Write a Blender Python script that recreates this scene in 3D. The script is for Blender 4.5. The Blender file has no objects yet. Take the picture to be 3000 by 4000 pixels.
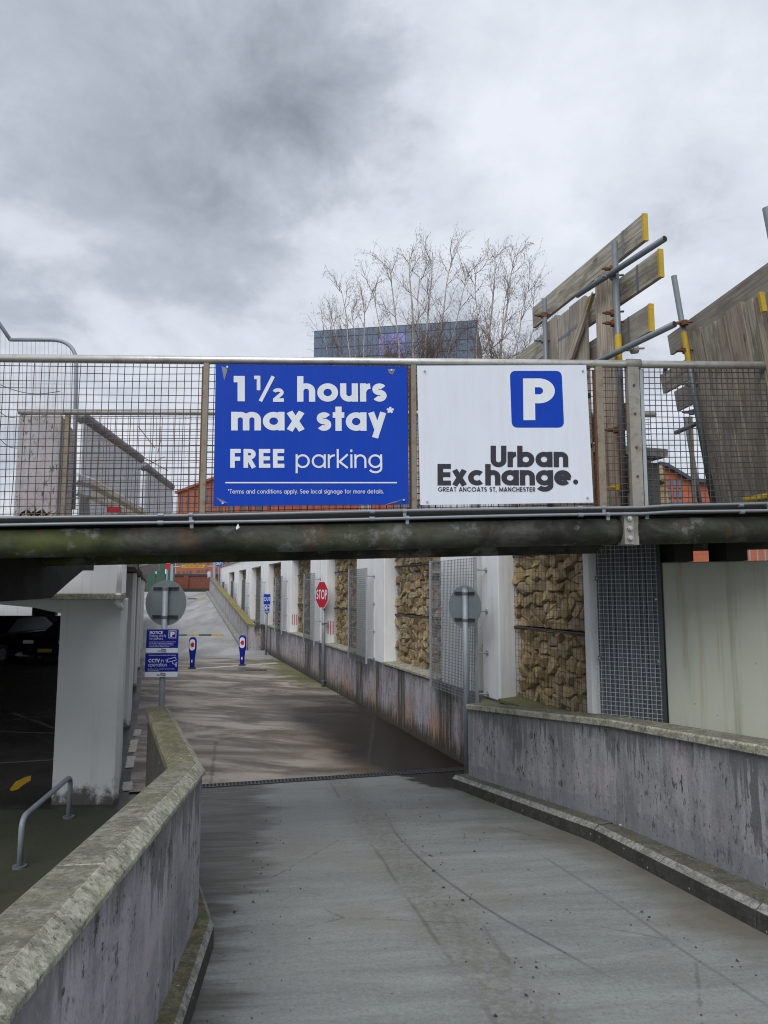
import bpy, math, random
from mathutils import Vector, Matrix
random.seed(7)
R = math.radians
scene = bpy.context.scene
col = scene.collection

# ------------------------------------------------------------------ camera
F, EYE = 2720.0, 2.42                    # focal length in photo pixels, eye height over the yard
TH = math.atan(300 / F)                  # camera looks slightly up
cam = bpy.data.cameras.new("camera")
cam.sensor_fit = 'VERTICAL'; cam.sensor_height = 36; cam.sensor_width = 27
cam.lens = 36 * F / 4000
cam.clip_start = .05; cam.clip_end = 3000
camo = bpy.data.objects.new("camera", cam); col.objects.link(camo)
camo.location = (0, 0, EYE); camo.rotation_euler = (R(90) + TH, 0, 0)
scene.camera = camo
scene.render.resolution_x = 768; scene.render.resolution_y = 1024

CT, ST = math.cos(TH), math.sin(TH)
def ray(u, v):
    a, b = (u - 1500) / F, (2000 - v) / F
    return Vector((a, CT - b * ST, ST + b * CT))
EYEP = Vector((0, 0, EYE))
def at(u, v, Y):
    d = ray(u, v); return EYEP + d * (Y / d.y)
def atz(u, v, z):
    d = ray(u, v); return EYEP + d * ((z - EYE) / d.z)
def onplane(u, v, p, n):
    d = ray(u, v); return EYEP + d * ((p - EYEP).dot(n) / d.dot(n))

# ------------------------------------------------------------------ world
world = bpy.data.worlds.new("World"); scene.world = world; world.use_nodes = True
wn = world.node_tree; wn.nodes.clear()
def N(nt, t, **k):
    n = nt.nodes.new(t)
    for a, b in k.items():
        if a.startswith('i_'): n.inputs[a[2:].replace('_', ' ')].default_value = b
        else: setattr(n, a, b)
    return n
def build_world():
    nt = wn; L = nt.links.new
    out = N(nt, 'ShaderNodeOutputWorld')
    sky = N(nt, 'ShaderNodeTexSky', sky_type='NISHITA', sun_disc=False,
            sun_elevation=R(50), sun_rotation=R(196))
    b1 = N(nt, 'ShaderNodeBackground'); b1.inputs[1].default_value = .06
    L(sky.outputs[0], b1.inputs[0])
    tc = N(nt, 'ShaderNodeTexCoord')
    sep = N(nt, 'ShaderNodeSeparateXYZ'); L(tc.outputs['Generated'], sep.inputs[0])
    def M(op, a, b=None, c=None, clamp=False):
        m = N(nt, 'ShaderNodeMath', operation=op, use_clamp=clamp)
        for i, q in enumerate((a, b, c)):
            if q is None: continue
            if isinstance(q, (int, float)): m.inputs[i].default_value = q
            else: L(q, m.inputs[i])
        return m.outputs[0]
    # flat cloud deck seen in perspective
    zz = M('ADD', M('ABSOLUTE', sep.outputs[2]), .42)
    cx = M('DIVIDE', sep.outputs[0], zz); cy = M('DIVIDE', sep.outputs[1], zz)
    cmb = N(nt, 'ShaderNodeCombineXYZ'); L(cx, cmb.inputs[0]); L(cy, cmb.inputs[1]); cmb.inputs[2].default_value = 3.1
    def noise(scale, det, rough, off, dist=0.):
        mp = N(nt, 'ShaderNodeMapping'); mp.inputs['Location'].default_value = off
        L(cmb.outputs[0], mp.inputs[0])
        n = N(nt, 'ShaderNodeTexNoise'); n.inputs['Scale'].default_value = scale
        n.inputs['Detail'].default_value = det; n.inputs['Roughness'].default_value = rough
        n.inputs['Distortion'].default_value = dist
        L(mp.outputs[0], n.inputs['Vector']); return n.outputs[0]
    big = noise(1.6, 7, .52, (0.6, 4.3, 0), .35)
    fine = noise(4.6, 8, .58, (7.1, 2.2, 1), .2)
    val = M('ADD', M('ADD', M('MULTIPLY', big, .60), M('MULTIPLY', fine, .42)), M('MULTIPLY', M('SUBTRACT', noise(9, 8, .62, (2, 5, 3), .4), .5), .20))
    # the heavy grey cloud and its lighter neighbours, by direction in the cloud plane
    def blob(u, v, su, sv, rot, amp):
        d = ray(u, v).normalized(); qx, qy = d.x / (d.z + .42), d.y / (d.z + .42)
        dx = M('SUBTRACT', M('ADD', cx, M('MULTIPLY', M('SUBTRACT', fine, .5), .38)), qx)
        dy = M('SUBTRACT', M('ADD', cy, M('MULTIPLY', M('SUBTRACT', big, .5), .5)), qy)
        c_, s_ = math.cos(rot), math.sin(rot)
        ex = M('DIVIDE', M('ADD', M('MULTIPLY', dx, c_), M('MULTIPLY', dy, s_)), su)
        ey = M('DIVIDE', M('SUBTRACT', M('MULTIPLY', dy, c_), M('MULTIPLY', dx, s_)), sv)
        r2 = M('ADD', M('MULTIPLY', ex, ex), M('MULTIPLY', ey, ey))
        return M('MULTIPLY', M('POWER', 2.718, M('MULTIPLY', M('MULTIPLY', r2, r2), -.8)), amp)
    shift = blob(860, 400, .34, .22, .55, -.08)
    for a in ((450, 60, .34, .20, 0, -.065), (1230, 420, .12, .10, 0, -.05), (2800, 120, .26, .18, 0, -.05), (1650, 300, .20, .34, 0, .06),
              (150, 800, .26, .16, .2, -.055), (90, 420, .10, .2, 0, .07), (2050, 620, .35, .3, 0, .03), (1150, 1120, .2, .22, 0, -.05), (500, 1180, .5, .25, 0, .02)):
        shift = M('ADD', shift, blob(*a))
    val = M('ADD', val, shift)
    ramp = N(nt, 'ShaderNodeValToRGB'); cr = ramp.color_ramp
    cr.elements[0].position = .22; cr.elements[0].color = (.175, .197, .232, 1)
    cr.elements[1].position = .66; cr.elements[1].color = (.57, .595, .65, 1)
    e = cr.elements.new(.43); e.color = (.34, .372, .425, 1)
    e = cr.elements.new(.52); e.color = (.465, .495, .55, 1)
    L(val, ramp.inputs[0])
    b2 = N(nt, 'ShaderNodeBackground'); L(ramp.outputs[0], b2.inputs[0]); b2.inputs[1].default_value = 1.0
    mx = N(nt, 'ShaderNodeMixShader'); mx.inputs[0].default_value = .95
    L(b1.outputs[0], mx.inputs[1]); L(b2.outputs[0], mx.inputs[2]); L(mx.outputs[0], out.inputs[0])
build_world()

# ------------------------------------------------------------------ sun (overcast) and exposure
sun = bpy.data.lights.new("sun", 'SUN'); sun.energy = 1.5; sun.angle = R(50); sun.color = (1, .985, .96)
suno = bpy.data.objects.new("sun", sun); col.objects.link(suno)
sd = Vector((-.22, -.75, .92)).normalized()           # towards the light
suno.rotation_euler = sd.to_track_quat('Z', 'Y').to_euler()
vs = scene.view_settings
vs.view_transform = 'Standard'; vs.look = 'None'; vs.gamma = 1; vs.exposure = 0.6
vs.use_curve_mapping = False
scene.cycles.use_denoising = True; scene.cycles.denoising_prefilter = 'NONE'; scene.cycles.denoising_input_passes = 'RGB_ALBEDO_NORMAL'
scene.cycles.filter_width = 1.1

# ------------------------------------------------------------------ mesh helpers
class MB:
    def __init__(s): s.v = []; s.f = []; s.uv = []; s.mi = []
    def vert(s, p): s.v.append(Vector(p)); return len(s.v) - 1
    def face(s, pts, uv=None, mi=0):
        i = [s.vert(p) for p in pts]; s.f.append(i)
        if uv is None:
            p = [Vector(q) for q in pts]
            n = (p[1] - p[0]).cross(p[2] - p[0])
            if n.length > 1e-9: n.normalize()
            if abs(n.z) > .7: uv = [(q.x, q.y) for q in p]
            else:
                t = Vector((-n.y, n.x, 0))
                if t.length > 1e-6: t.normalize()
                uv = [(q.dot(t), q.z) for q in p]
        s.uv.append(uv); s.mi.append(mi)
    def obox(s, o, a, b, c, mi=0):
        o, a, b, c = map(Vector, (o, a, b, c))
        if a.cross(b).dot(c) < 0: a, b = b, a
        p = [o, o + a, o + a + b, o + b, o + c, o + a + c, o + a + b + c, o + b + c]
        for q in ((3, 2, 1, 0), (4, 5, 6, 7), (0, 1, 5, 4), (1, 2, 6, 5), (2, 3, 7, 6), (3, 0, 4, 7)):
            s.face([p[k] for k in q], mi=mi)
        return s
    def box(s, c, sz, rz=0, mi=0):
        c = Vector(c); x = Vector((math.cos(rz), math.sin(rz), 0)) * sz[0]
        y = Vector((-math.sin(rz), math.cos(rz), 0)) * sz[1]; z = Vector((0, 0, sz[2]))
        return s.obox(c - x / 2 - y / 2 - z / 2, x, y, z, mi)
    def prism(s, poly, z0, z1, mi=0):
        """poly: xy list counter-clockwise; z0/z1 numbers or lists"""
        n = len(poly)
        b = [Vector((p[0], p[1], z0[i] if isinstance(z0, (list, tuple)) else z0)) for i, p in enumerate(poly)]
        t = [Vector((p[0], p[1], z1[i] if isinstance(z1, (list, tuple)) else z1)) for i, p in enumerate(poly)]
        s.face(t, mi=mi); s.face(b[::-1], mi=mi)
        for i in range(n):
            j = (i + 1) % n; s.face([b[i], b[j], t[j], t[i]], mi=mi)
        return s
    def tube(s, pts, r, n=8, cap=True, mi=0, hollow=False):
        pts = [Vector(p) for p in pts]; rr = r if isinstance(r, (list, tuple)) else [r] * len(pts)
        rings = []; up = None
        for i, p in enumerate(pts):
            d = (pts[min(i + 1, len(pts) - 1)] - pts[max(i - 1, 0)])
            d = d.normalized() if d.length > 1e-9 else Vector((0, 0, 1))
            if up is None: up = Vector((0, 0, 1)) if abs(d.z) < .9 else Vector((1, 0, 0))
            a = d.cross(up).normalized(); b = a.cross(d); up = b
            rings.append([s.vert(p + (a * math.cos(2 * math.pi * k / n) + b * math.sin(2 * math.pi * k / n)) * rr[i]) for k in range(n)])
        for q in range(len(rings) - 1):
            A, B = rings[q], rings[q + 1]
            for k in range(n):
                m = (k + 1) % n
                s.f.append([A[k], A[m], B[m], B[k]]); s.uv.append([(k / n, q), ((k + 1) / n, q), ((k + 1) / n, q + 1), (k / n, q + 1)]); s.mi.append(mi)
        if cap and n > 2:
            s.f.append(rings[0][::-1]); s.uv.append([(0, 0)] * n); s.mi.append(mi)
            s.f.append(rings[-1][:]); s.uv.append([(0, 0)] * n); s.mi.append(mi)
        return s
    def disc(s, c, nrm, r, th, n=40, mi=0):
        nrm = Vector(nrm).normalized(); return s.tube([Vector(c) - nrm * th / 2, Vector(c) + nrm * th / 2], r, n, mi=mi)
    def build(s, name, mat, parent=None, smooth=False, bevel=0, weld=False):
        me = bpy.data.meshes.new(name)
        off = parent_world(parent)
        me.from_pydata([tuple(p - off) for p in s.v], [], s.f)
        ul = me.uv_layers.new(name='UVMap')
        fl = [c for uv in s.uv for q in uv for c in q]
        ul.data.foreach_set('uv', fl)
        mats = mat if isinstance(mat, (list, tuple)) else [mat]
        for m in mats: me.materials.append(m)
        if len(mats) > 1: me.polygons.foreach_set('material_index', s.mi)
        if smooth: me.polygons.foreach_set('use_smooth', [True] * len(s.f))
        me.update()
        o = bpy.data.objects.new(name, me); col.objects.link(o)
        if parent is not None: o.parent = parent
        if bevel:
            if True:
                import bmesh
                bm = bmesh.new(); bm.from_mesh(me); bmesh.ops.remove_doubles(bm, verts=bm.verts, dist=1e-5); bm.to_mesh(me); bm.free()
            m = o.modifiers.new('bevel', 'BEVEL'); m.width = bevel; m.segments = 2; m.limit_method = 'ANGLE'; m.angle_limit = R(35)
        return o
def parent_world(p):
    v = Vector((0, 0, 0))
    while p is not None: v += p.location; p = p.parent
    return v
def tag(o, label=None, cat=None, group=None, kind=None):
    if label: o['label'] = label
    if cat: o['category'] = cat
    if group: o['group'] = group
    if kind: o['kind'] = kind
    return o
def empty(name, loc, label=None, cat=None, group=None):
    o = bpy.data.objects.new(name, None); col.objects.link(o); o.location = Vector(loc); o.empty_display_size = .2
    return tag(o, label, cat, group)
def struct(o): o['kind'] = 'structure'; return o
def stuff(o): o['kind'] = 'stuff'; return o
def V(*a): return Vector(a)

# ------------------------------------------------------------------ materials
class NT:
    def __init__(s, name):
        s.m = bpy.data.materials.new(name); s.m.use_nodes = True; s.nt = s.m.node_tree
        s.b = s.nt.nodes['Principled BSDF']; s.pos = N(s.nt, 'ShaderNodeNewGeometry').outputs['Position']
        s.uvn = N(s.nt, 'ShaderNodeUVMap').outputs[0]
    def L(s, a, b): s.nt.links.new(a, b)
    def mapv(s, vec, sc=(1, 1, 1), rot=(0, 0, 0), loc=(0, 0, 0)):
        m = N(s.nt, 'ShaderNodeMapping'); m.inputs['Scale'].default_value = sc; m.inputs['Rotation'].default_value = rot
        m.inputs['Location'].default_value = loc; s.L(vec, m.inputs[0]); return m.outputs[0]
    def noise(s, vec, scale=5, det=6, rough=.6, dist=0):
        n = N(s.nt, 'ShaderNodeTexNoise'); n.inputs['Scale'].default_value = scale; n.inputs['Detail'].default_value = det
        n.inputs['Roughness'].default_value = rough; n.inputs['Distortion'].default_value = dist
        s.L(vec, n.inputs['Vector']); return n.outputs[0]
    def vor(s, vec, scale=5, feature='F1'):
        n = N(s.nt, 'ShaderNodeTexVoronoi', feature=feature); n.inputs['Scale'].default_value = scale
        s.L(vec, n.inputs['Vector']); return n.outputs[0]
    def ramp(s, x, a, b, va=0., vb=1.):
        m = N(s.nt, 'ShaderNodeMapRange'); m.clamp = True; m.interpolation_type = 'SMOOTHSTEP'
        for i, q in enumerate((x, a, b, va, vb)):
            if isinstance(q, (int, float)): m.inputs[i].default_value = q
            else: s.L(q, m.inputs[i])
        return m.outputs[0]
    def math(s, op, a, b=None, clamp=False):
        m = N(s.nt, 'ShaderNodeMath', operation=op, use_clamp=clamp)
        for i, q in enumerate((a, b)):
            if q is None: continue
            if isinstance(q, (int, float)): m.inputs[i].default_value = q
            else: s.L(q, m.inputs[i])
        return m.outputs[0]
    def mix(s, fac, a, b, mode='MIX'):
        m = N(s.nt, 'ShaderNodeMix', data_type='RGBA', blend_type=mode)
        for idx, q in ((0, fac), (6, a), (7, b)):
            if isinstance(q, (int, float)): m.inputs[idx].default_value = q
            elif isinstance(q, tuple): m.inputs[idx].default_value = (*q, 1) if len(q) == 3 else q
            else: s.L(q, m.inputs[idx])
        return m.outputs[2]
    def sep(s, vec):
        n = N(s.nt, 'ShaderNodeSeparateXYZ'); s.L(vec, n.inputs[0]); return n.outputs
    def bump(s, h, strength=.3, dist=.02):
        n = N(s.nt, 'ShaderNodeBump'); n.inputs['Strength'].default_value = strength; n.inputs['Distance'].default_value = dist
        s.L(h, n.inputs['Height']); s.L(n.outputs[0], s.b.inputs['Normal'])
    def col(s, c):
        if isinstance(c, tuple): s.b.inputs['Base Color'].default_value = (*c, 1)
        else: s.L(c, s.b.inputs['Base Color'])
    def rough(s, r):
        if isinstance(r, (int, float)): s.b.inputs['Roughness'].default_value = r
        else: s.L(r, s.b.inputs['Roughness'])
    def metal(s, v): s.b.inputs['Metallic'].default_value = v

def plain(name, c, rough=.5, metal=0., var=.15, scale=6, dirt=None, dirt_amt=.4, bump=.1):
    t = NT(name); n = t.noise(t.pos, scale, 6, .6)
    c2 = tuple(max(0, q * (1 - var)) for q in c); c3 = tuple(min(1, q * (1 + var)) for q in c)
    cc = t.mix(n, c2, c3)
    if dirt:
        d = t.noise(t.pos, scale * 2.7, 8, .65); cc = t.mix(t.ramp(d, .48, .72, 0, dirt_amt), cc, dirt)
    t.col(cc); t.rough(t.ramp(n, .2, .8, max(.03, rough - .12), min(1, rough + .12))); t.metal(metal)
    if bump: t.bump(t.noise(t.pos, scale * 9, 4, .6), bump, .004)
    return t.m

MT = {}
def spec(k, v=.15):
    MT[k].node_tree.nodes['Principled BSDF'].inputs['Specular IOR Level'].default_value = v
def mats():
    # concrete surface of the near ramp, brushed across
    t = NT('ramp_concrete')
    al = t.mapv(t.pos, rot=(0, 0, -.06))
    br = t.noise(t.mapv(al, (.34, 1.7, 1)), 1.5, 10, .72, .5)
    br2 = t.noise(t.mapv(al, (.8, 6, 1), loc=(3, 1, 0)), 2, 9, .7, .3); gr = t.noise(t.pos, 48, 7, .82)
    blot = t.noise(t.pos, 1.1, 7, .6)
    c = t.mix(t.ramp(br, .33, .68), (.185, .198, .191), (.255, .27, .26))
    c = t.mix(t.ramp(br2, .46, .66, 0, .26), c, (.14, .145, .135)); c = t.mix(t.ramp(br2, .28, .40, .2, 0), c, (.31, .325, .32))
    c = t.mix(t.ramp(gr, .53, .61, 0, .55), c, (.12, .122, .11)); c = t.mix(t.ramp(gr, .38, .46, .4, 0), c, (.36, .365, .345))
    c = t.mix(t.ramp(blot, .5, .72, 0, .5), c, (.19, .175, .145))
    x, y, z = t.sep(t.pos)
    # tyre-worn brown band and the two dark tyre lines, running down the ramp
    wob = t.math('MULTIPLY', t.math('SUBTRACT', t.noise(t.mapv(t.pos, (.6, .6, .6)), 1, 3, .5), .5), .10)
    speck = t.noise(t.pos, 22, 5, .7)
    def lane(a0, b0, c0=0.):
        l = t.math('SUBTRACT', t.math('SUBTRACT', x, a0), t.math('MULTIPLY', y, b0))
        if c0: l = t.math('SUBTRACT', l, t.math('MULTIPLY', t.math('MULTIPLY', y, y), c0))
        return t.math('ABSOLUTE', t.math('ADD', l, wob))
    def band(l, w0, w1): return t.ramp(l, w0, w1, 1, 0)
    bl = lane(1.26, -.2); c = t.mix(t.math('MULTIPLY', band(bl, .02, .34), t.ramp(speck, .36, .66, .12, .62)), c, (.115, .105, .08))
    c = t.mix(t.math('MULTIPLY', band(lane(1.12, -.2), .004, .022), t.ramp(blot, .38, .6, .0, .55)), c, (.075, .07, .06))
    l1 = t.math('MULTIPLY', band(lane(3.956, -1.025, .0665), .004, .02), t.math('MULTIPLY', t.ramp(y, 3.5, 4.0), t.ramp(y, 6.6, 7.2, 1, 0)))
    c = t.mix(t.math('MULTIPLY', l1, t.ramp(blot, .3, .6, .35, .75)), c, (.075, .08, .085))
    l2 = t.math('MULTIPLY', band(lane(2.40, -.2045), .004, .02), t.math('MULTIPLY', t.ramp(y, 3.0, 3.5), t.ramp(y, 5.4, 5.9, 1, 0)))
    c = t.mix(t.math('MULTIPLY', l2, t.ramp(br, .3, .6, .15, .5)), c, (.09, .092, .095))
    # dirt and algae gathering along both edges
    le = t.math('ADD', x, t.math('MULTIPLY', y, .116))
    ledge = t.ramp(t.math('ADD', le, t.math('MULTIPLY', t.math('SUBTRACT', br, .5), 1.5)), -.50, -.2, .85, 0)
    c = t.mix(t.math('MULTIPLY', ledge, t.ramp(br2, .3, .6, .55, 1)), c, (.06, .058, .045))
    re = t.math('ADD', x, t.math('MULTIPLY', y, .30))
    redge = t.ramp(t.math('ADD', re, t.math('MULTIPLY', t.math('SUBTRACT', blot, .5), 1.5)), 2.75, 3.55, 0, .75)
    c = t.mix(redge, c, (.105, .09, .065))
    crack = t.vor(t.mapv(t.pos, (.42, .62, 1)), 1.1, 'DISTANCE_TO_EDGE')
    cw = t.math('ADD', crack, t.math('MULTIPLY', t.math('SUBTRACT', t.noise(t.pos, 7, 5, .7), .5), .05))
    c = t.mix(t.math('MULTIPLY', t.ramp(cw, .0, .006, .4, 0), t.ramp(blot, .46, .58)), c, (.06, .06, .055))
    sp = t.vor(t.pos, 7); c = t.mix(t.ramp(sp, .035, .06, .75, 0), c, (.05, .047, .04))
    wet = t.ramp(t.math('ADD', t.math('ADD', t.math('MULTIPLY', x, 2.0), y), t.math('MULTIPLY', t.math('SUBTRACT', br, .5), 1.8)), 9.65, 9.9, 0, 1)
    wet = t.math('MULTIPLY', wet, t.ramp(y, 8.2, 8.6))
    c = t.mix(wet, c, (.014, .012, .010))
    t.col(c); r = t.ramp(br, .3, .7, .5, .78)
    t.rough(t.mix(wet, r, (.45, .45, .45))); t.bump(t.math('ADD', t.noise(t.pos, 60, 4, .7), t.math('MULTIPLY', br2, 1.2)), .28, .006); MT['ramp'] = t.m
    # brown yard slab with wet blotches
    t = NT('yard_concrete')
    x, y, z = t.sep(t.pos)
    al = t.mapv(t.pos, rot=(0, 0, .3))
    br = t.noise(t.mapv(al, (.45, 1.1, 1)), .9, 10, .66, .7)
    n2 = t.noise(t.pos, 2.2, 8, .65)
    c = t.mix(t.ramp(br, .40, .60), (.135, .115, .097), (.38, .335, .29))
    c = t.mix(t.ramp(n2, .5, .75, 0, .45), c, (.21, .205, .20))
    dk = t.noise(t.mapv(al, (.35, 1.3, 1), loc=(5, 2, 0)), .8, 9, .64, .8)
    wetm = t.ramp(dk, .53, .60, 0, .72)
    c = t.mix(wetm, c, (.05, .044, .038))
    # run-off stain fanning out to the drain beside the gabion wall
    dl = t.math('ADD', x, t.math('MULTIPLY', y, .33))      # 4.39 at the wall
    near = t.math('ADD', t.math('SUBTRACT', dl, 4.39), t.math('MULTIPLY', t.math('SUBTRACT', y, 9.6), .10))
    st = t.ramp(t.math('ADD', near, t.math('MULTIPLY', t.math('SUBTRACT', br, .5), 1.7)), -1.75, -.95, 0, 1)
    fade = t.ramp(y, 13.0, 18.5, 1, 0)
    br3 = t.math('MULTIPLY', t.ramp(t.math('ADD', near, t.math('MULTIPLY', t.math('SUBTRACT', n2, .5), 1.6)), -2.7, -1.2, 0, .85), t.ramp(y, 11, 14, 1, 0))
    c = t.mix(t.math('MULTIPLY', br3, .8), c, (.085, .052, .026))
    st = t.math('MULTIPLY', st, fade)
    c = t.mix(t.math('MULTIPLY', st, .96), c, (.012, .010, .008))
    gm = t.math('MULTIPLY', t.ramp(t.math('ADD', t.math('SUBTRACT', dl, 4.39), t.math('MULTIPLY', t.math('SUBTRACT', n2, .5), 2.2)), -1.0, -.35, 0, .8), t.ramp(y, 15.5, 19))
    c = t.mix(gm, c, (.095, .10, .032))
    grey = t.ramp(t.math('ADD', y, t.math('MULTIPLY', t.math('SUBTRACT', br, .5), 9)), 23.5, 26.0)
    c = t.mix(grey, c, (.27, .27, .27))
    crk = t.vor(t.mapv(t.pos, (.3, .24, 1)), .9, 'DISTANCE_TO_EDGE')
    cw = t.math('ADD', crk, t.math('MULTIPLY', t.math('SUBTRACT', t.noise(t.pos, 5, 5, .7), .5), .03))
    c = t.mix(t.ramp(cw, 0, .007, .5, 0), c, (.05, .045, .04))
    t.col(c); wr = t.math('MAXIMUM', st, wetm)
    t.rough(t.ramp(wr, .1, .8, .7, .42)); t.bump(t.noise(t.pos, 45, 4, .7), .2, .004); t.b.inputs['Specular IOR Level'].default_value = .22; MT['yard'] = t.m
    # far ramp
    t = NT('far_ramp_concrete'); br = t.noise(t.mapv(t.pos, (.5, .2, .2), rot=(0, 0, -.3)), 1.4, 8, .65, .4)
    c = t.mix(t.ramp(br, .3, .7), (.21, .21, .21), (.36, .36, .365)); dl = t.noise(t.mapv(t.pos, (1.5, .12, .1), rot=(0, 0, .3)), 1.1, 5, .5)
    c = t.mix(t.ramp(dl, .5, .68, 0, .5), c, (.13, .13, .13)); t.col(c); t.rough(.75); MT['farramp'] = t.m
    # lilac-grey stained parapet concrete: UV.x along, UV.y metres below the coping
    def parapet(name, top, base, band, orange=0., us=1.):
        t = NT(name)
        if us != 1.: t.uvn = t.mapv(t.uvn, (us, 1, 1))
        ux, uy, _ = t.sep(t.uvn)
        s1 = t.noise(t.mapv(t.uvn, (4.5, .55, 1)), 1.2, 9, .68, .35)
        s2 = t.noise(t.mapv(t.uvn, (14, 1.1, 1), loc=(3, 0, 0)), 1, 9, .72, .4)
        bl = t.noise(t.mapv(t.uvn, (2.2, 1.5, 1)), 1.7, 9, .68)
        gr = t.noise(t.pos, 55, 7, .8)
        c = t.mix(t.ramp(s1, .36, .64), base, top)
        c = t.mix(t.ramp(bl, .50, .64, 0, .5), c, tuple(q * .62 for q in base))
        pk = t.noise(t.mapv(t.uvn, (1.4, .9, 1), loc=(7, 2, 0)), 1.5, 6, .6); c = t.mix(t.ramp(pk, .5, .66, 0, .5), c, (top[0] * 1.1, top[1] * .96, top[2] * 1.0))
        if orange:
            og = t.math('MULTIPLY', t.math('MULTIPLY', t.ramp(uy, .25, .85), t.ramp(ux, 24, 37, .25, 1)), t.ramp(t.noise(t.mapv(t.uvn, (.8, .7, 1)), 1.6, 7, .65), .40, .58, 0, orange))
            c = t.mix(og, c, (.42, .22, .12))
        # drips that start at the coping and run down irregular lengths
        big_ = t.noise(t.mapv(t.uvn, (1.3, .2, 1), loc=(2, 3, 0)), 1.1, 5, .65); ln = t.math('ADD', t.math('MULTIPLY', t.ramp(s2, .42, .66, .02, .7), t.ramp(big_, .40, .62, 0, 1.2)), t.ramp(t.noise(t.mapv(t.uvn, (24, .8, 1), loc=(6, 1, 0)), 1, 7, .7), .36, .66, .02, .17)); drip = t.ramp(t.math('SUBTRACT', uy, ln), -.10, .05, 1, 0)
        drip = t.math('MULTIPLY', drip, t.ramp(s1, .38, .6, .35, .95))
        c = t.mix(t.math('MULTIPLY', drip, .78), c, (.055, .055, .046))
        lw = t.noise(t.mapv(t.uvn, (18, .45, 1), loc=(9, 4, 0)), 1, 6, .6)
        c = t.mix(t.math('MULTIPLY', t.ramp(lw, .57, .65), .38), c, (.50, .48, .51))
        # mould flecks: short vertical dashes in drifts
        s3 = t.noise(t.mapv(t.uvn, (24, 8, 1), loc=(1, 7, 0)), 1, 8, .75); gate_ = t.noise(t.mapv(t.uvn, (2.5, 1.6, 1), loc=(4, 4, 0)), 1.4, 5, .6)
        c = t.mix(t.math('MULTIPLY', t.ramp(s3, .545, .59), t.ramp(gate_, .42, .58, .12, .95)), c, (.035, .035, .03))
        if band:
            b = t.ramp(t.math('ADD', uy, t.math('MULTIPLY', t.math('SUBTRACT', t.noise(t.mapv(t.uvn, (2, 2, 1)), 2.4, 9, .75), .5), .20)), band, band + .02)
            c = t.mix(t.math('MULTIPLY', b, t.ramp(bl, .35, .65, .8, .25)), c, (.19, .205, .23))
        if orange:
            lowd = t.math('MULTIPLY', t.ramp(t.math('ADD', uy, t.math('MULTIPLY', s2, 1.1)), 1.22, 1.5), .95)
            c = t.mix(lowd, c, (.03, .027, .016))
            pn = t.noise(t.mapv(t.uvn, (.62, .05, 1), loc=(.2, 0, 0)), 1.3, 2, .4)
            c = t.mix(t.math('MULTIPLY', t.ramp(pn, .54, .58), t.ramp(s2, .36, .56, .2, .95)), c, (.035, .036, .022))
        c = t.mix(t.ramp(gr, .53, .62, 0, .5), c, tuple(q * .55 for q in base)); c = t.mix(t.ramp(gr, .36, .46, .35, 0), c, tuple(min(1, q * 1.15) for q in top))
        pit = t.vor(t.mapv(t.uvn, (16, 8, 1)), 1); c = t.mix(t.ramp(pit, .06, .10, .85, 0), c, (.03, .03, .028))
        t.col(c); t.rough(.85); t.bump(t.math('ADD', gr, s3), .3, .005); return t.m
    MT['parapet'] = parapet('parapet_concrete', (.36, .355, .375), (.22, .222, .236), .62)
    MT['parapet_left'] = parapet('parapet_concrete_left', (.41, .395, .425), (.245, .238, .258), 0, 0., .42)
    MT['plinth'] = parapet('plinth_concrete', (.42, .40, .44), (.25, .245, .265), 0, .95)
    MT['pier'] = parapet('pier_concrete', (.40, .385, .395), (.29, .28, .285), 0)
    MT['farwall'] = parapet('far_wall_concrete', (.40, .385, .40), (.29, .285, .295), 0)
    # coping: lichen, algae and bare arrises
    def coping(name, lite, moss, mamt):
        t = NT(name); n = t.noise(t.pos, 26, 10, .78); m = t.noise(t.pos, 4.5, 9, .68); d = t.noise(t.pos, 42, 8, .8); l = t.noise(t.mapv(t.pos, loc=(5, 3, 1)), 8, 9, .7)
        dk = tuple(q * .5 for q in lite)
        c = t.mix(t.ramp(n, .36, .66), dk, lite)
        c = t.mix(t.ramp(l, .48, .56, 0, .72), c, tuple(q * .36 for q in lite))
        c = t.mix(t.ramp(m, .47, .60, 0, mamt), c, moss)
        c = t.mix(t.ramp(d, .545, .60, 0, .8), c, (.055, .052, .042)); c = t.mix(t.ramp(d, .40, .45, .5, 0), c, tuple(min(1, q * 1.35) for q in lite))
        c = t.mix(t.ramp(t.vor(t.pos, 11), .05, .10, .7, 0), c, (.5, .5, .44))
        t.col(c); t.rough(.9); t.bump(t.math('ADD', n, d), .5, .005); return t.m
    MT['coping'] = coping('coping_concrete', (.25, .238, .19), (.12, .12, .065), .7)
    MT['coping_edge'] = coping('coping_edge_concrete', (.48, .47, .375), (.27, .265, .16), .45)
    MT['coping_moss'] = coping('coping_mossy', (.21, .20, .125), (.105, .11, .05), .8)
    MT['coping_yellow'] = coping('coping_yellow_lichen', (.30, .26, .09), (.24, .21, .07), .7)
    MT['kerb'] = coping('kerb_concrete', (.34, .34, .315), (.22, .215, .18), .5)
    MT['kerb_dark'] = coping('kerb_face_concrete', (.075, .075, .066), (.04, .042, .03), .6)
    MT['kerb_top'] = coping('kerb_top_concrete', (.15, .145, .12), (.09, .09, .055), .7)
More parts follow.
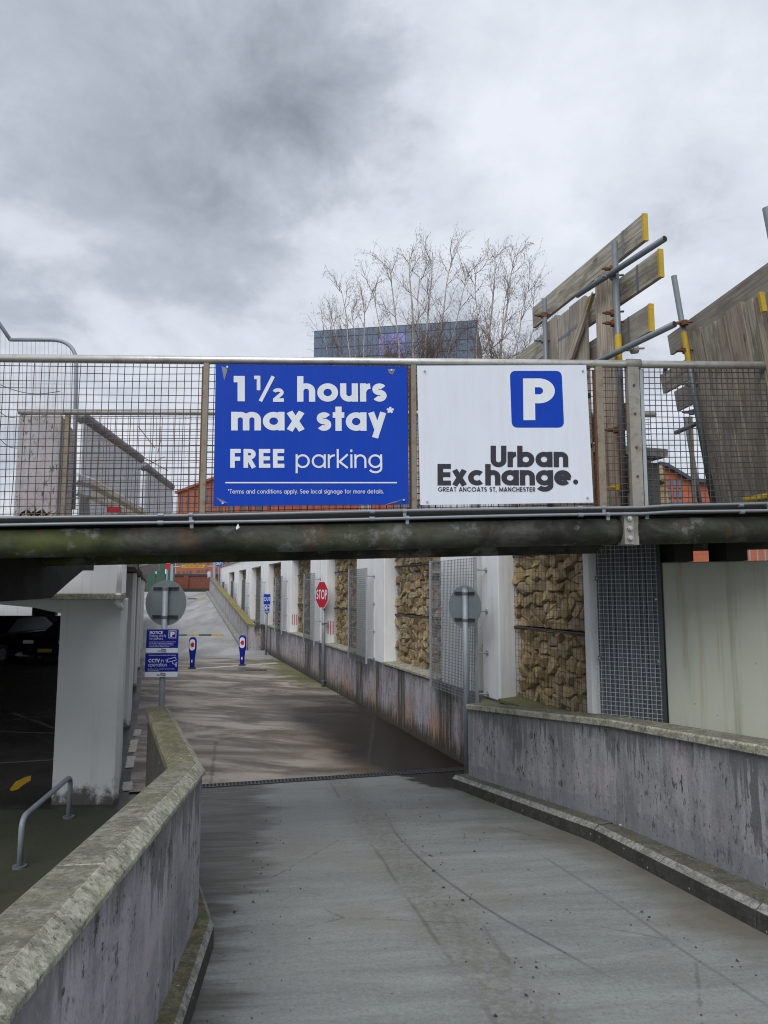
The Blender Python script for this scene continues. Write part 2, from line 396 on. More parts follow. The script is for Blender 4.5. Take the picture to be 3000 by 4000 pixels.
    # painted white masonry with dirty foot and rust streaks
    def white(name, base, streak, amt, rust=0.):
        t = NT(name); s = t.noise(t.mapv(t.pos, (7, 7, .35)), 1.3, 6, .6, .2); b = t.noise(t.pos, 1.3, 6, .6); x, y, z = t.sep(t.pos)
        c = t.mix(t.ramp(b, .3, .7), base, tuple(q * .9 for q in base)); c = t.mix(t.ramp(s, .52, .75, 0, amt), c, streak)
        if rust:
            r = t.noise(t.mapv(t.pos, (2.6, 2.6, .10), loc=(1.7, 0, 0)), 1.6, 5, .6, .1); r2 = t.noise(t.mapv(t.pos, (26, 26, .3)), 1, 5, .6)
            c = t.mix(t.math('MULTIPLY', t.ramp(r, .53, .66), t.ramp(r2, .35, .65, .1, rust)), c, (.30, .20, .085))
        d = t.noise(t.mapv(t.pos, (3, 3, 2)), 2, 7, .68); foot = t.ramp(t.math('SUBTRACT', z, t.math('MULTIPLY', d, .9)), -.42, -.22, 1, 0)
        c = t.mix(t.math('MULTIPLY', foot, .93), c, (.04, .038, .028))
        sp = t.vor(t.pos, 6.5); c = t.mix(t.ramp(sp, .03, .05, .6, 0), c, (.12, .11, .09))
        t.col(c); t.rough(.6); t.bump(t.noise(t.pos, 70, 4, .6), .12, .003); return t.m
    MT['white'] = white('white_painted_render', (.82, .83, .84), (.44, .42, .36), .45)
    MT['white_col'] = white('white_painted_column', (.60, .62, .61), (.42, .42, .39), .35)
    MT['white_rust'] = white('white_render_rusty', (.45, .465, .395), (.25, .24, .17), .8, 1.0)
    # stone
    def stone(name, a, b):
        t = NT(name); n = t.noise(t.pos, 5, 8, .62); g = t.noise(t.pos, 42, 6, .7); o = N(t.nt, 'ShaderNodeObjectInfo').outputs['Random']
        c = t.mix(t.ramp(n, .3, .7), a, b); c = t.mix(t.ramp(t.noise(t.pos, 1.6, 3, .5), .35, .65, 0, .75), c, tuple(q * .55 for q in a))
        c = t.mix(t.math('MULTIPLY', o, .35), c, (.34, .27, .17)); c = t.mix(t.ramp(g, .5, .8, 0, .6), c, (.08, .06, .04))
        t.col(c); t.rough(.9); t.bump(g, .6, .012); return t.m
    MT['stone'] = [stone('sandstone_buff', (.40, .30, .155), (.62, .49, .28)), stone('sandstone_brown', (.32, .225, .11), (.52, .385, .205)), stone('sandstone_pink', (.42, .30, .17), (.58, .45, .28)), stone('sandstone_grey', (.36, .30, .20), (.56, .48, .35))]
    # timber
    def timber(name, a, b):
        t = NT(name); n = t.noise(t.mapv(t.uvn, (1.2, 26, 1)), 1.6, 7, .62, .5); k = t.noise(t.mapv(t.uvn, (1.5, 3.5, 1), loc=(3, 5, 0)), 1.5, 6, .6)
        oi = N(t.nt, 'ShaderNodeObjectInfo').outputs['Random']
        c = t.mix(t.ramp(n, .32, .68), a, b); c = t.mix(t.ramp(k, .47, .60, 0, .6), c, (.12, .10, .078)); c = t.mix(t.ramp(t.noise(t.mapv(t.uvn, (.7, 40, 1)), 1.5, 8, .7), .56, .62, 0, .75), c, (.06, .05, .04)); c = t.mix(t.math('MULTIPLY', oi, .6), c, (.24, .215, .19))
        kn = t.vor(t.mapv(t.uvn, (2.3, 7, 1)), 1); c = t.mix(t.ramp(kn, .06, .13, .6, 0), c, (.06, .04, .025))
        t.col(c); t.rough(.85); t.bump(n, .4, .008); return t.m
    MT['timber'] = timber('weathered_timber', (.25, .225, .18), (.50, .455, .38)); MT['timber_brown'] = timber('brown_timber', (.28, .228, .17), (.54, .46, .36))
    # metals and plastics
    MT['galv'] = plain('galvanised_steel', (.33, .36, .39), .5, .12, .22, 9); MT['galv_dark'] = plain('dull_galvanised_tube', (.155, .175, .195), .5, .3, .25, 12)
    MT['galv_light'] = plain('galvanised_sheet', (.50, .54, .58), .5, .05, .25, 5, (.36, .38, .40), .5); MT['beige'] = plain('beige_rail_steel', (.50, .46, .38), .6, .05, .15, 6)
    MT['screen'] = plain('screen_galvanised', (.22, .25, .285), .5, .3, .2, 9)
    MT['gatemesh'] = plain('gate_mesh_steel', (.55, .60, .65), .5, .2, .2, 9)
    MT['screendark'] = plain('stained_screen_steel', (.13, .14, .15), .6, .2, .3, 3)
    MT['rail'] = plain('handrail_steel', (.58, .57, .54), .34, .6, .14, 5, (.20, .17, .13), .5)
    MT['post'] = plain('dirty_post_steel', (.23, .20, .155), .6, .15, .25, 7, (.16, .075, .035), .7)
    MT['chan'] = plain('channel_post_steel', (.29, .28, .245), .55, .25, .2, 6, (.17, .09, .05), .5)
    MT['rust'] = plain('rusty_steel', (.15, .065, .03), .85, .1, .4, 20, (.05, .025, .015), .7)
    t = NT('rusty_mesh_wire'); n = t.noise(t.mapv(t.pos, (.9, .9, .9)), 1.7, 4, .6); g = t.noise(t.pos, 9, 5, .7)
    t.col(t.mix(t.ramp(t.math('ADD', n, t.math('MULTIPLY', t.math('SUBTRACT', g, .5), .5)), .42, .62), (.055, .052, .05), (.15, .07, .035))); t.rough(.7); MT['wire'] = t.m
    MT['wire2'] = plain('dark_mesh_wire', (.075, .075, .075), .6, .3, .3, 9)
    MT['gwire'] = plain('gabion_wire', (.06, .052, .042), .7, .2, .3, 9)
    MT['conduit'] = plain('grey_conduit', (.21, .23, .255), .45, .2, .12, 6, (.16, .15, .13), .35)
    # bridge tube: grey paint lost under algae, rust and soot
    t = NT('tube_beam_steel'); n = t.noise(t.mapv(t.pos, (1, 1, 1.6)), 2.3, 9, .68, .4); m = t.noise(t.mapv(t.pos, (.55, 1, 1)), 1.2, 6, .6); g = t.noise(t.pos, 22, 6, .7); x, y, z = t.sep(t.pos)
    c = t.mix(t.ramp(n, .36, .68), (.010, .010, .008), (.085, .085, .072))
    left = t.ramp(x, -3.2, .9, 1, 0); c = t.mix(t.math('MULTIPLY', t.ramp(m, .40, .62), t.math('ADD', t.math('MULTIPLY', left, .85), .12)), c, (.085, .105, .02))
    c = t.mix(t.ramp(t.noise(t.pos, 3.1, 7, .66), .55, .62, 0, .6), c, (.20, .21, .21)); c = t.mix(t.ramp(g, .55, .75, 0, .8), c, (.03, .028, .02))
    c = t.mix(t.math('MULTIPLY', t.ramp(t.noise(t.mapv(t.pos, (1, 1, .3), loc=(4, 0, 2)), 4.2, 6, .6), .58, .68), .55), c, (.12, .06, .025))
    t.col(c); t.rough(.8); t.bump(g, .35, .006); MT['tubebeam'] = t.m
    MT['black'] = plain('sooty_steel', (.018, .017, .016), .8, .1, .3, 5)
    MT['blue'] = plain('sign_blue', (.004, .046, .40), .5, 0, .06, 3, bump=.03)
    MT['blue_dark'] = plain('sign_dark_blue', (.010, .018, .24), .5, 0, .06, 5, bump=0)
    MT['signwhite'] = plain('sign_white', (.66, .70, .78), .42, 0, .03, 3, (.60, .62, .62), .12, bump=.03)
    MT['letter_white'] = plain('print_white', (.70, .73, .78), .5, 0, .03, 8, bump=0)
    MT['letter_dark'] = plain('print_charcoal', (.042, .042, .052), .5, 0, .05, 8, bump=0)
    MT['red'] = plain('sign_red', (.46, .02, .035), .4, 0, .08, 7, bump=0)
    MT['signback'] = plain('sign_back_grey', (.17, .20, .215), .55, .1, .12, 4, (.11, .12, .12), .4)
    MT['pole'] = plain('pole_grey', (.27, .305, .34), .5, .2, .12, 5, (.17, .17, .16), .3)
    MT['dark_metal'] = plain('clamp_channel_dark', (.06, .065, .07), .5, .4, .2, 9)
    MT['yellow'] = plain('yellow_reflection', (.50, .33, .02), .55, 0, .2, 16, (.25, .17, .04), .5)
    MT['hump_yellow'] = plain('worn_hump_yellow', (.33, .25, .05), .8, 0, .25, 5, (.09, .08, .06), .9)
    MT['rubber'] = plain('black_rubber', (.05, .052, .06), .8, 0, .2, 12)
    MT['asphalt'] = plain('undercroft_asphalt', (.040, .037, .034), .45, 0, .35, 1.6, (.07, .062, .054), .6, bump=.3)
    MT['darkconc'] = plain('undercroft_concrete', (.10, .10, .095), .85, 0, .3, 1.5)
    MT['soil'] = plain('mossy_ground', (.038, .040, .024), .95, 0, .4, 3, (.035, .05, .018), .8, bump=.5)
    MT['moss'] = plain('moss_bed', (.13, .135, .06), .95, 0, .4, 6, (.06, .05, .035), .8, bump=.6)
    MT['paintline'] = plain('worn_white_line', (.48, .46, .42), .8, 0, .2, 9, (.17, .15, .13), .85)
    MT['bolt'] = plain('zinc_bolt', (.50, .52, .54), .4, .6, .1, 20)
    MT['ground'] = plain('far_ground', (.16, .155, .14), .9, 0, .2, .4)
    MT['pink'] = plain('pink_spray', (.55, .16, .20), .8, 0, .1, 20)
    MT['spray'] = plain('black_spray', (.02, .02, .022), .7, 0, .1, 20)
    # corrugated door
    t = NT('corrugated_grey'); n = t.noise(t.mapv(t.pos, (3, 3, .5)), 1.2, 6, .6); t.col(t.mix(n, (.10, .115, .13), (.20, .22, .24))); t.rough(.55); t.metal(.2); MT['corr'] = t.m
    # far buildings
    t = NT('terracotta_cladding'); x, y, z = t.sep(t.pos); w = N(t.nt, 'ShaderNodeTexBrick'); w.inputs['Scale'].default_value = 1.6
    w.inputs['Color1'].default_value = (.43, .115, .05, 1); w.inputs['Color2'].default_value = (.37, .095, .042, 1); w.inputs['Mortar'].default_value = (.27, .075, .04, 1); w.inputs['Mortar Size'].default_value = .012
    t.L(t.mapv(t.uvn), w.inputs['Vector']); t.col(t.mix(t.ramp(t.noise(t.pos, .25, 4, .5), .35, .65, 0, .35), w.outputs[0], (.33, .10, .055))); t.rough(.8); MT['terracotta'] = t.m
    t = NT('dark_red_brick'); w = N(t.nt, 'ShaderNodeTexBrick'); w.inputs['Scale'].default_value = 4; w.inputs['Color1'].default_value = (.22, .058, .035, 1); w.inputs['Color2'].default_value = (.15, .04, .026, 1)
    w.inputs['Mortar'].default_value = (.13, .07, .055, 1); t.L(t.mapv(t.uvn), w.inputs['Vector']); t.col(w.outputs[0]); t.rough(.85); MT['brick'] = t.m
    MT['darkglass'] = plain('dark_window', (.02, .024, .03), .35, 0, .3, .5, bump=0)
    MT['pane'] = plain('blue_grey_glass', (.10, .145, .215), .2, .1, .3, .12, bump=0)
    MT['pane_lilac'] = plain('lilac_lit_glass', (.20, .21, .52), .25, .0, .25, .2, bump=0)
    MT['mullion'] = plain('dark_mullion', (.05, .062, .085), .5, .2, .1, 1, bump=0)
    MT['bark'] = plain('birch_bark', (.40, .36, .32), .85, 0, .25, 2.5, (.07, .055, .045), .85)
    MT['twig'] = plain('birch_twig', (.15, .112, .092), .85, 0, .3, 1.2, bump=0)
    MT['carpaint'] = plain('black_car_paint', (.012, .013, .017), .22, .2, .2, 3, bump=0); MT['carblue'] = plain('navy_car_paint', (.010, .014, .035), .22, .2, .2, 3, bump=0)
    MT['lamp'] = plain('lamp_glass', (.5, .5, .5), .15, .2, .1, 3, bump=0)
    MT['leaf'] = plain('dead_leaf', (.035, .026, .018), .9, 0, .4, 40, bump=0)
    MT['weed'] = plain('weed_leaf', (.06, .10, .025), .8, 0, .3, 30, bump=0)
    MT['paper'] = plain('paper_white', (.75, .75, .73), .8, 0, .06, 20, bump=0)
    MT['green'] = plain('green_panel', (.025, .085, .06), .6, 0, .2, 2, bump=0)
mats()
def grime(k, dirt, amt):
    m = MT[k]; nt = m.node_tree; b = nt.nodes['Principled BSDF']; src = b.inputs['Base Color'].links[0].from_socket
    g = N(nt, 'ShaderNodeNewGeometry'); mp = N(nt, 'ShaderNodeMapping'); mp.inputs['Scale'].default_value = (9, 9, .7); nt.links.new(g.outputs['Position'], mp.inputs[0])
    n = N(nt, 'ShaderNodeTexNoise'); n.inputs['Scale'].default_value = 1.4; n.inputs['Detail'].default_value = 8; n.inputs['Roughness'].default_value = .7; nt.links.new(mp.outputs[0], n.inputs['Vector'])
    r = N(nt, 'ShaderNodeMapRange'); r.inputs[1].default_value = .45; r.inputs[2].default_value = .7; r.inputs[4].default_value = amt; nt.links.new(n.outputs[0], r.inputs[0])
    x = N(nt, 'ShaderNodeMix', data_type='RGBA'); nt.links.new(r.outputs[0], x.inputs[0]); nt.links.new(src, x.inputs[6]); x.inputs[7].default_value = (*dirt, 1); nt.links.new(x.outputs[2], b.inputs['Base Color'])
grime('signwhite', (.45, .46, .46), .17); grime('blue', (.03, .08, .32), .2); grime('letter_white', (.45, .46, .5), .25)
for k_ in ('blue', 'blue_dark', 'letter_dark', 'red', 'signwhite', 'letter_white'): spec(k_)

# ------------------------------------------------------------------ lofted strips (walls, copings, kerbs)
def loft(mb, path, sec, mi=None, caps=True):
    """path: 3D points; sec: list of (r, z) with r along the right-hand normal; z a number or a list per path point"""
    path = [Vector(p) for p in path]; n = len(path); nr = []
    for i in range(n):
        def rn(a, b):
            d = b - a; d.z = 0; d.normalize(); return Vector((d.y, -d.x, 0))
        if i == 0: q = rn(path[0].copy(), path[1].copy())
        elif i == n - 1: q = rn(path[-2].copy(), path[-1].copy())
        else:
            a, b = rn(path[i - 1].copy(), path[i].copy()), rn(path[i].copy(), path[i + 1].copy())
            q = (a + b).normalized(); q = q / max(.4, q.dot(a))
        nr.append(q)
    cum = [0]
    for i in range(1, n): cum.append(cum[-1] + (path[i] - path[i - 1]).length)
    g = lambda z, i: z[i] if isinstance(z, (list, tuple)) else z
    P = [[path[i] + nr[i] * s[0] + Vector((0, 0, g(s[1], i))) for s in sec] for i in range(n)]
    m = len(sec); off = 0; run = [0]
    for k in range(m):
        j = (k + 1) % m
        for i in range(n - 1):
            uv = [(cum[i] + off, -g(sec[k][1], i)), (cum[i + 1] + off, -g(sec[k][1], i + 1)), (cum[i + 1] + off, -g(sec[j][1], i + 1)), (cum[i] + off, -g(sec[j][1], i))]
            mb.face([P[i][k], P[i + 1][k], P[i + 1][j], P[i][j]], uv, mi[k] if mi else 0)
    if caps:
        mb.face(P[0][:], [(s[0], -g(s[1], 0)) for s in sec], mi[0] if mi else 0)
        mb.face(P[-1][::-1], [(s[0], -g(s[1], n - 1)) for s in sec[::-1]], mi[0] if mi else 0)
    return mb
def lerp(a, b, t): return Vector(a) * (1 - t) + Vector(b) * t

# ------------------------------------------------------------------ ground, yard, ramps
def zr(x, y): return .087 * (9.42 + .25 * x - y)
DW = V(-.3134, .9496, 0)                  # along the gabion wall, away from the camera
NW = V(-.9496, -.3134, 0)                 # out of the gabion wall, towards the lane
def wallx(Y): return 1.07 - .33 * (Y - 10.07)

m = MB(); m.face([(-900, -300, -.03), (900, -300, -.03), (900, 1500, -.03), (-900, 1500, -.03)]); struct(m.build('ground', MT['ground']))
m = MB(); poly = [(-3.05, 8.655), (1.6, 9.82), (-3.6, 28.0), (-11.2, 28.0), (-9.0, 26.6)]
m.face([(x, y, 0) for x, y in poly]); struct(m.build('yard_floor', MT['yard']))
m = MB(); rp = [(-.32, -4), (3.9, -4), (3.3, 1.3), (2.6, 4.4), (2.2, 6.1), (1.35, 8.45), (1.3, 9.745), (-2.42, 8.815), (-2.05, 6.2), (-1.16, 4.2)]
m.face([(x, y, zr(x, y)) for x, y in rp])
m.face([(-2.05, 6.2, zr(-2.05, 6.2)), (-2.42, 8.815, 0), (-2.42, 8.815, -.02), (-2.05, 6.2, -.02)]); struct(m.build('ramp', MT['ramp']))
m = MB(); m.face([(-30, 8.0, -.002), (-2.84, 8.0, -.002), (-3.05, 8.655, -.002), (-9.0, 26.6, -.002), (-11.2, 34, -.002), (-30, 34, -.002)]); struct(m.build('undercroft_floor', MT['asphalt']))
m = MB(); m.face([(-30, -2, .004), (-.6, -2, .004), (-1.1, 4.2, .004), (-2.1, 6.2, .004), (-2.45, 8.2, .004), (-2.9, 7.98, .004), (-30, 7.98, .004)]); struct(m.build('mossy_verge', MT['soil']))
m = MB()
FR0 = V(-4.9, 26.0, 0)
def frz(p): return max(0, .105 * (V(p[0], p[1], 0) - FR0).dot(DW))
def frpt(t, s): p = FR0 + DW * t - NW * s; return V(p.x, p.y, .105 * t + .003)
m.face([frpt(0, 1.0), frpt(21, 1.0), frpt(21, -7.5), frpt(0, -7.5)]); struct(m.build('far_ramp', MT['farramp']))
m = MB(); a, b = frpt(21, 60), frpt(21, -60); zt = a.z
m.obox(V(b.x, b.y, -.02), a - b, DW * 400, V(0, 0, zt + .02)); struct(m.build('street', MT['ground']))
m = MB()                                   # raised ground behind the gabion building
q = [V(wallx(6.2) + 4.2, 6.2, 0), V(60, 6.2, 0), V(60, 60, 0), V(wallx(46) + 2.6, 46, 0)]
m.prism([(p.x, p.y) for p in q], -.02, 2.2); struct(m.build('upper_ground', MT['ground']))
m = MB()                                   # filled ledge between the right parapet and the building
m.prism([(1.10, 8.43), (2.05, 6.1), (2.45, 4.4), (3.1, 1.4), (6.0, 1.4), (6.0, 6.0), (3.9, 6.4), (2.2, 7.4), (1.3, 9.35)], -.02, 1.0)
struct(m.build('mossy_ledge', MT['moss']))

# drain across the foot of the ramp
dr = empty('drain_channel', (-.7, 9.245, 0), 'slotted iron drainage channel across the foot of the near ramp', 'drain')
dd = V(1, .25, 0).normalized(); dn = V(-.25, 1, 0).normalized(); d0 = V(-2.38, 8.825, 0)
m = MB(); m.obox(d0 - dn * .075 + V(0, 0, .001), dd * 3.75, dn * .15, V(0, 0, .008)); m.build('channel', MT['black'], dr)
m = MB(); k = 0
while k * .046 < 3.72:
    m.obox(d0 + dd * (k * .046) - dn * .06 + V(0, 0, .009), dd * .022, dn * .12, V(0, 0, .008)); k += 1
for o in (-.075, .06): m.obox(d0 + dn * o + V(0, 0, .009), dd * 3.75, dn * .015, V(0, 0, .009))
stuff(m.build('grate', MT['dark_metal'], dr))

# markings on the yard
def stripe(name, pts, w, mat, label, cat, z=.004, seed=0):
    rnd = random.Random(seed); mm = MB(); L_ = []; R_ = []
    pts = [V(p[0], p[1], 0) for p in pts]; N_ = 24
    for i in range(N_ + 1):
        p = lerp(pts[0], pts[1], i / N_); d = (pts[1] - pts[0]).normalized(); n = V(d.y, -d.x, 0)
        L_.append(p + n * (w / 2 * rnd.uniform(.65, 1.05)) + V(0, 0, z)); R_.append(p - n * (w / 2 * rnd.uniform(.65, 1.05)) + V(0, 0, z))
    for i in range(N_): mm.face([R_[i], L_[i], L_[i + 1], R_[i + 1]])
    return tag(mm.build(name, mat), label, cat)
stripe('stop_line', (atz(762, 2612, 0), atz(1085, 2590, 0)), .32, MT['paintline'], 'worn white stop line painted between the two blue bollards', 'road marking', seed=3)
dl = [((497, 3090), (500, 3055), 'nearest dash of the faded white edge line by the big white column'), ((505, 3000), (512, 2955), 'second faded white dash beside the big white column'), ((515, 2940), (526, 2890), 'third and longest faded white dash beside the white columns'), ((533, 2875), (540, 2850), 'farthest faded white dash below the second white column')]
for i, (a, b, lb) in enumerate(dl):
    stripe('edge_line_dash', (atz(*a, 0), atz(*b, 0)), .13, MT['paintline'], lb, 'road marking', .006, i)
MT['faintline'] = plain('faint_bay_line', (.12, .11, .10), .8, 0, .3, 9, (.05, .047, .043), .8)
for i, (a, b, w, lb) in enumerate((((0, 2818), (236, 2794), .1, 'pale bay line slanting up to the right on the undercroft floor'), ((48, 2785), (231, 2852), .1, 'pale bay line slanting down to the right on the undercroft floor'), ((-40, 2857), (231, 2866), .1, 'pale level bay line behind the painted yellow reflection in the undercroft'), ((-40, 2984), (227, 2968), .09, 'white line across the undercroft floor just behind the painted yellow reflection'))):
    stripe('bay_line', (atz(*a, 0), atz(*b, 0)), w, MT['faintline'], lb, 'road marking', .004, 20 + i)
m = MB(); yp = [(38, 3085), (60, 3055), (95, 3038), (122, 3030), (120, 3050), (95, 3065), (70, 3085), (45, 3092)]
m.face([atz(u, v, 0) + V(0, 0, .004) for u, v in yp[::-1]]); tag(m.build('yellow_floor_reflection', MT['yellow']), 'short bright yellow reflection painted on the dark undercroft floor', 'road marking')  # yellow light reflected in the wet floor, painted as a flat patch
m = MB(); g0 = atz(960, 2620, 0); m.obox(g0 + V(0, 0, .002), V(.62, .05, 0), V(-.08, .34, 0), V(0, 0, .012)); gb = m.build('gully_frame', MT['dark_metal'])
tag(gb, 'rectangular rusty gully cover in the yard behind the right bollard', 'gully')
for i in range(9):
    mm = MB(); mm.obox(g0 + V(.03 + i * .064, .005, .014), V(.03, 0, 0), V(-.07, .32, 0), V(0, 0, .006)); mm.build('bar', MT['rust'], gb)

# ------------------------------------------------------------------ left parapet
LP0, LK, LE = V(-.22, -3, 2.04), V(-1.06, 4.2, 1.41), V(-1.87, 6.2, 1.41)
lw = empty('parapet_wall', (-.8, 2, 0), 'stained lilac-grey concrete parapet with lichened coping along the left of the ramp', 'wall')
pth = [LP0, lerp(LP0, LK, .35), lerp(LP0, LK, .7), LK, lerp(LK, LE, .5), LE]; top = [p - V(0, 0, .065) for p in pth]
m = loft(MB(), top, [(0, 0), (0, [-(p.z + .06) for p in top]), (-.17, [-(p.z + .06) for p in top]), (-.17, 0)], [0, 0, 1, 1]); m.build('wall_face', [MT['parapet_left'], MT['kerb_dark']], lw)  # outer face takes a darker material: the shade there is put into its colour
cs = [(.018, -.065), (.018, -.045), (-.035, 0), (-.165, 0), (-.19, -.018), (-.19, -.065)]
cj = lerp(LP0, LK, (2.25 + 3) / 7.2)
# mitred coping stones
def copestone(pts, nr_full, name='coping_stone', mats_=('coping', 'coping_edge'), sec=cs, parent=lw, gap=.004):
    m = loft(MB(), pts, sec, [1, 1, 0, 0, 0, 0][:len(sec)]); return m.build(name, [MT[q] for q in mats_], parent, bevel=.003)
j2 = lerp(LP0, LK, .4)
copestone([LP0, j2 - (LK - LP0).normalized() * .003], 0); copestone([j2 + (LK - LP0).normalized() * .003, cj - (LK - LP0).normalized() * .003], 0)
m = loft(MB(), [cj + (LK - LP0).normalized() * .004, LK, LE], cs, [1, 1, 0, 0, 0, 0])
for k_ in (2, 3, 4, 5): m.mi[k_ * 2 + 1] = 2
m.build('coping_stone', [MT['coping'], MT['coping_edge'], MT['coping_moss']], lw, bevel=.003)
lk = [V(-.12, -3, 0), V(-.95, 4.12, 0), V(-1.215, 4.84, 0), V(-1.82, 6.2, 0)]; lk = [V(p.x, p.y, zr(p.x, p.y) + .14) for p in lk]
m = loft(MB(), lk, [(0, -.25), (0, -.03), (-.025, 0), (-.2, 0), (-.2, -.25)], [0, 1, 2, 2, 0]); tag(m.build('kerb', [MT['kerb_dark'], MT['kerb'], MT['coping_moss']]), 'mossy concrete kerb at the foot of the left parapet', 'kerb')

# ------------------------------------------------------------------ right parapet
RP = [V(.99, 8.43, 1.07), V(1.93, 6.07, 1.32), V(2.31, 4.42, 1.47), V(3.0, 1.4, 1.73), V(3.7, -3, 2.1)]
rw = empty('parapet_wall', (2, 6, 0), 'streaky lilac-grey concrete parapet with pale coping along the right of the ramp', 'wall')
top = []
for i in range(4):
    for k in range(3): top.append(lerp(RP[i], RP[i + 1], k / 3))
top.append(RP[4]); tt = [p - V(0, 0, .06) for p in top]
m = loft(MB(), tt, [(0, 0), (0, [-(p.z + .06) for p in tt]), (-.21, [-(p.z + .06) for p in tt]), (-.21, 0)]); m.build('wall_face', MT['parapet'], rw)
cs2 = [(.035, -.06), (.035, -.012), (.022, 0), (-.22, 0), (-.24, -.012), (-.24, -.06)]
for i, j in ((0, 1), (1, 2), (2, 3), (3, 4)):
    d = (RP[j] - RP[i]).normalized() * .003; a, b = RP[i] + d, RP[j] - d
    if i == 1: a = a - d
    m = loft(MB(), [a, lerp(a, b, .5), b], cs2, [1, 1, 0, 0, 0, 0]); m.build('coping_stone', [MT['coping'], MT['coping_edge']], rw, bevel=.005)
RK = [V(.80, 8.5, 0), V(1.74, 6.02, 0), V(2.11, 4.18, 0), V(2.8, 1.2, 0), V(3.5, -3, 0)]; RK = [V(p.x, p.y, zr(p.x, p.y) + .14) for p in RK]
rk = empty('kerb', (1.7, 6, 0), 'concrete kerb with pale arris at the foot of the right parapet', 'kerb')
for i in range(4):
    n = max(2, int((RK[i + 1] - RK[i]).length / .95))
    for k in range(n):
        a, b = lerp(RK[i], RK[i + 1], k / n), lerp(RK[i], RK[i + 1], (k + 1) / n); d = (b - a).normalized() * .0025
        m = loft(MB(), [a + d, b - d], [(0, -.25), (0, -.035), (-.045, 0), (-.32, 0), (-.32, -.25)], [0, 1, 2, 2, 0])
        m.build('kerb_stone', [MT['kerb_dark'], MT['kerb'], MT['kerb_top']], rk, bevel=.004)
lit = MB(); c0 = V(1.93, 5.97, zr(1.93, 5.97) + .147); lit.face([c0, c0 + V(.10, -.03, 0), c0 + V(.12, .02, .006), c0 + V(.03, .05, .002)])
lit.face([c0 + V(.03, .05, .002), c0 + V(.12, .02, .006), c0 + V(.12, .06, .012), c0 + V(.05, .075, .01)]); tag(lit.build('paper_scrap', MT['paper']), 'crumpled white paper scrap lying on the right kerb', 'litter')

# leaf litter and grit swept along the ramp
m = MB(); rnd = random.Random(5)
def bit(x, y, s):
    z = zr(x, y) + .002; a = rnd.uniform(0, 6.28); p = [V(x + s * math.cos(a + k) * rnd.uniform(.5, 1), y + s * math.sin(a + k) * rnd.uniform(.5, 1), z + rnd.uniform(0, s * .7)) for k in (0, 1.8, 3.3, 4.9)]
    m.face(p)
for i in range(430):
    t = rnd.random(); y = 1.5 + 6.6 * rnd.random()
    if t < .5: x = 1.28 - .16 * y + rnd.gauss(0, .14)
    elif t < .8:
        x = 2.95 - .30 * y - abs(rnd.gauss(0, .3)); 
        if y > 6: x = 3.6 - .41 * y - abs(rnd.gauss(0, .3))
    else: x = -.42 - .116 * y + abs(rnd.gauss(0, .25))
    bit(x, y, rnd.uniform(.003, .010) if rnd.random() < .9 else rnd.uniform(.010, .018))
tag(stuff(m.build('leaf_litter', MT['leaf'])), 'scattered dead leaf crumbs and grit on the ramp', 'leaf litter')

# ------------------------------------------------------------------ car park on the left
cp = empty('car_park', (-6, 12, 0), 'white concrete car park with dark open undercroft on the left', 'building')
def cpx(Y): return -2.92 - .33 * (Y - 8.0)
# deck slabs
m = MB(); m.prism([(-30, 8.02), (-2.99, 8.02), (-3.5, 9.5), (-30, 9.5)], 2.36, 2.74); m.build('fascia_beam', MT['white'], cp, bevel=.008)
m = MB(); m.prism([(-30, 7.90), (-2.93, 7.90), (-3.02, 8.2), (-30, 8.2)], 2.30, 2.355); m.build('ledge', MT['coping_edge'], cp, bevel=.006)
m = MB(); yb = 8.24
hp = [(-30, 2.30), (-5.2, 2.27), (-4.3, 2.235), (-3.72, 2.13), (-3.1, 2.13), (-3.1, 2.298), (-30, 2.298)]
hp = [(-30, 2.25), (-4.6, 2.245), (-4.1, 2.20), (-3.72, 2.12), (-3.1, 2.12), (-3.1, 2.298), (-30, 2.298)]
fr = [V(x, yb, z) for x, z in hp]; bk = [V(x - (.22 if x > -4 else 0), yb + .6, z) for x, z in hp]
m.face(fr); m.face(bk[::-1])
for i in range(len(hp)):
    j = (i + 1) % len(hp); m.face([fr[j], fr[i], bk[i], bk[j]])
m.build('haunched_beam', MT['white_col'], cp)
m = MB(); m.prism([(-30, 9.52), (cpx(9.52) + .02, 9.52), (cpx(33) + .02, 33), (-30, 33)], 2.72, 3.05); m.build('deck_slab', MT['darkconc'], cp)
m = MB(); m.prism([(cpx(11.5) + .03, 11.5), (cpx(11.5) + .42, 11.35), (cpx(17) + .42, 17), (cpx(17) + .03, 17)], [2.76, 2.86, 2.86, 2.76], 3.02); m.build('canopy_slab', MT['white'], cp, bevel=.01)
def column(Y, name='column', w=.70, label=None, z1=2.7):
    x = cpx(Y) - .08
    m = MB(); m.prism([(x - w, Y), (x, Y), (x + .035, Y + .06), (x - .30, Y + 1.04), (x - .30 - w, Y + 1.04)], -.01, z1)
    o = m.build(name, MT['white_col'], cp, bevel=.006)
    if label: o['label'] = label
    return o
column(8.17, z1=2.30, label='big white column with black mould at its foot'); column(12.5, label='second white column')
for Y in (17, 21.5, 26): column(Y)
for Y in (12.5, 17, 21.5, 26):
    for dx in (-6.5, -13):
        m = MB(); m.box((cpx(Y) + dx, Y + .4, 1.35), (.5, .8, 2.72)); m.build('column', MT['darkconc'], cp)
m = MB(); m.tube([V(-3.03, 8.01, 2.9), V(-3.03, 8.01, 2.34)], .028, 10); m.tube([V(-3.03, 8.0, 2.36), V(-3.03, 7.97, 2.27), V(-3.03, 8.1, 2.2)], .034, 10); m.build('downpipe', MT['white'], cp, smooth=True)
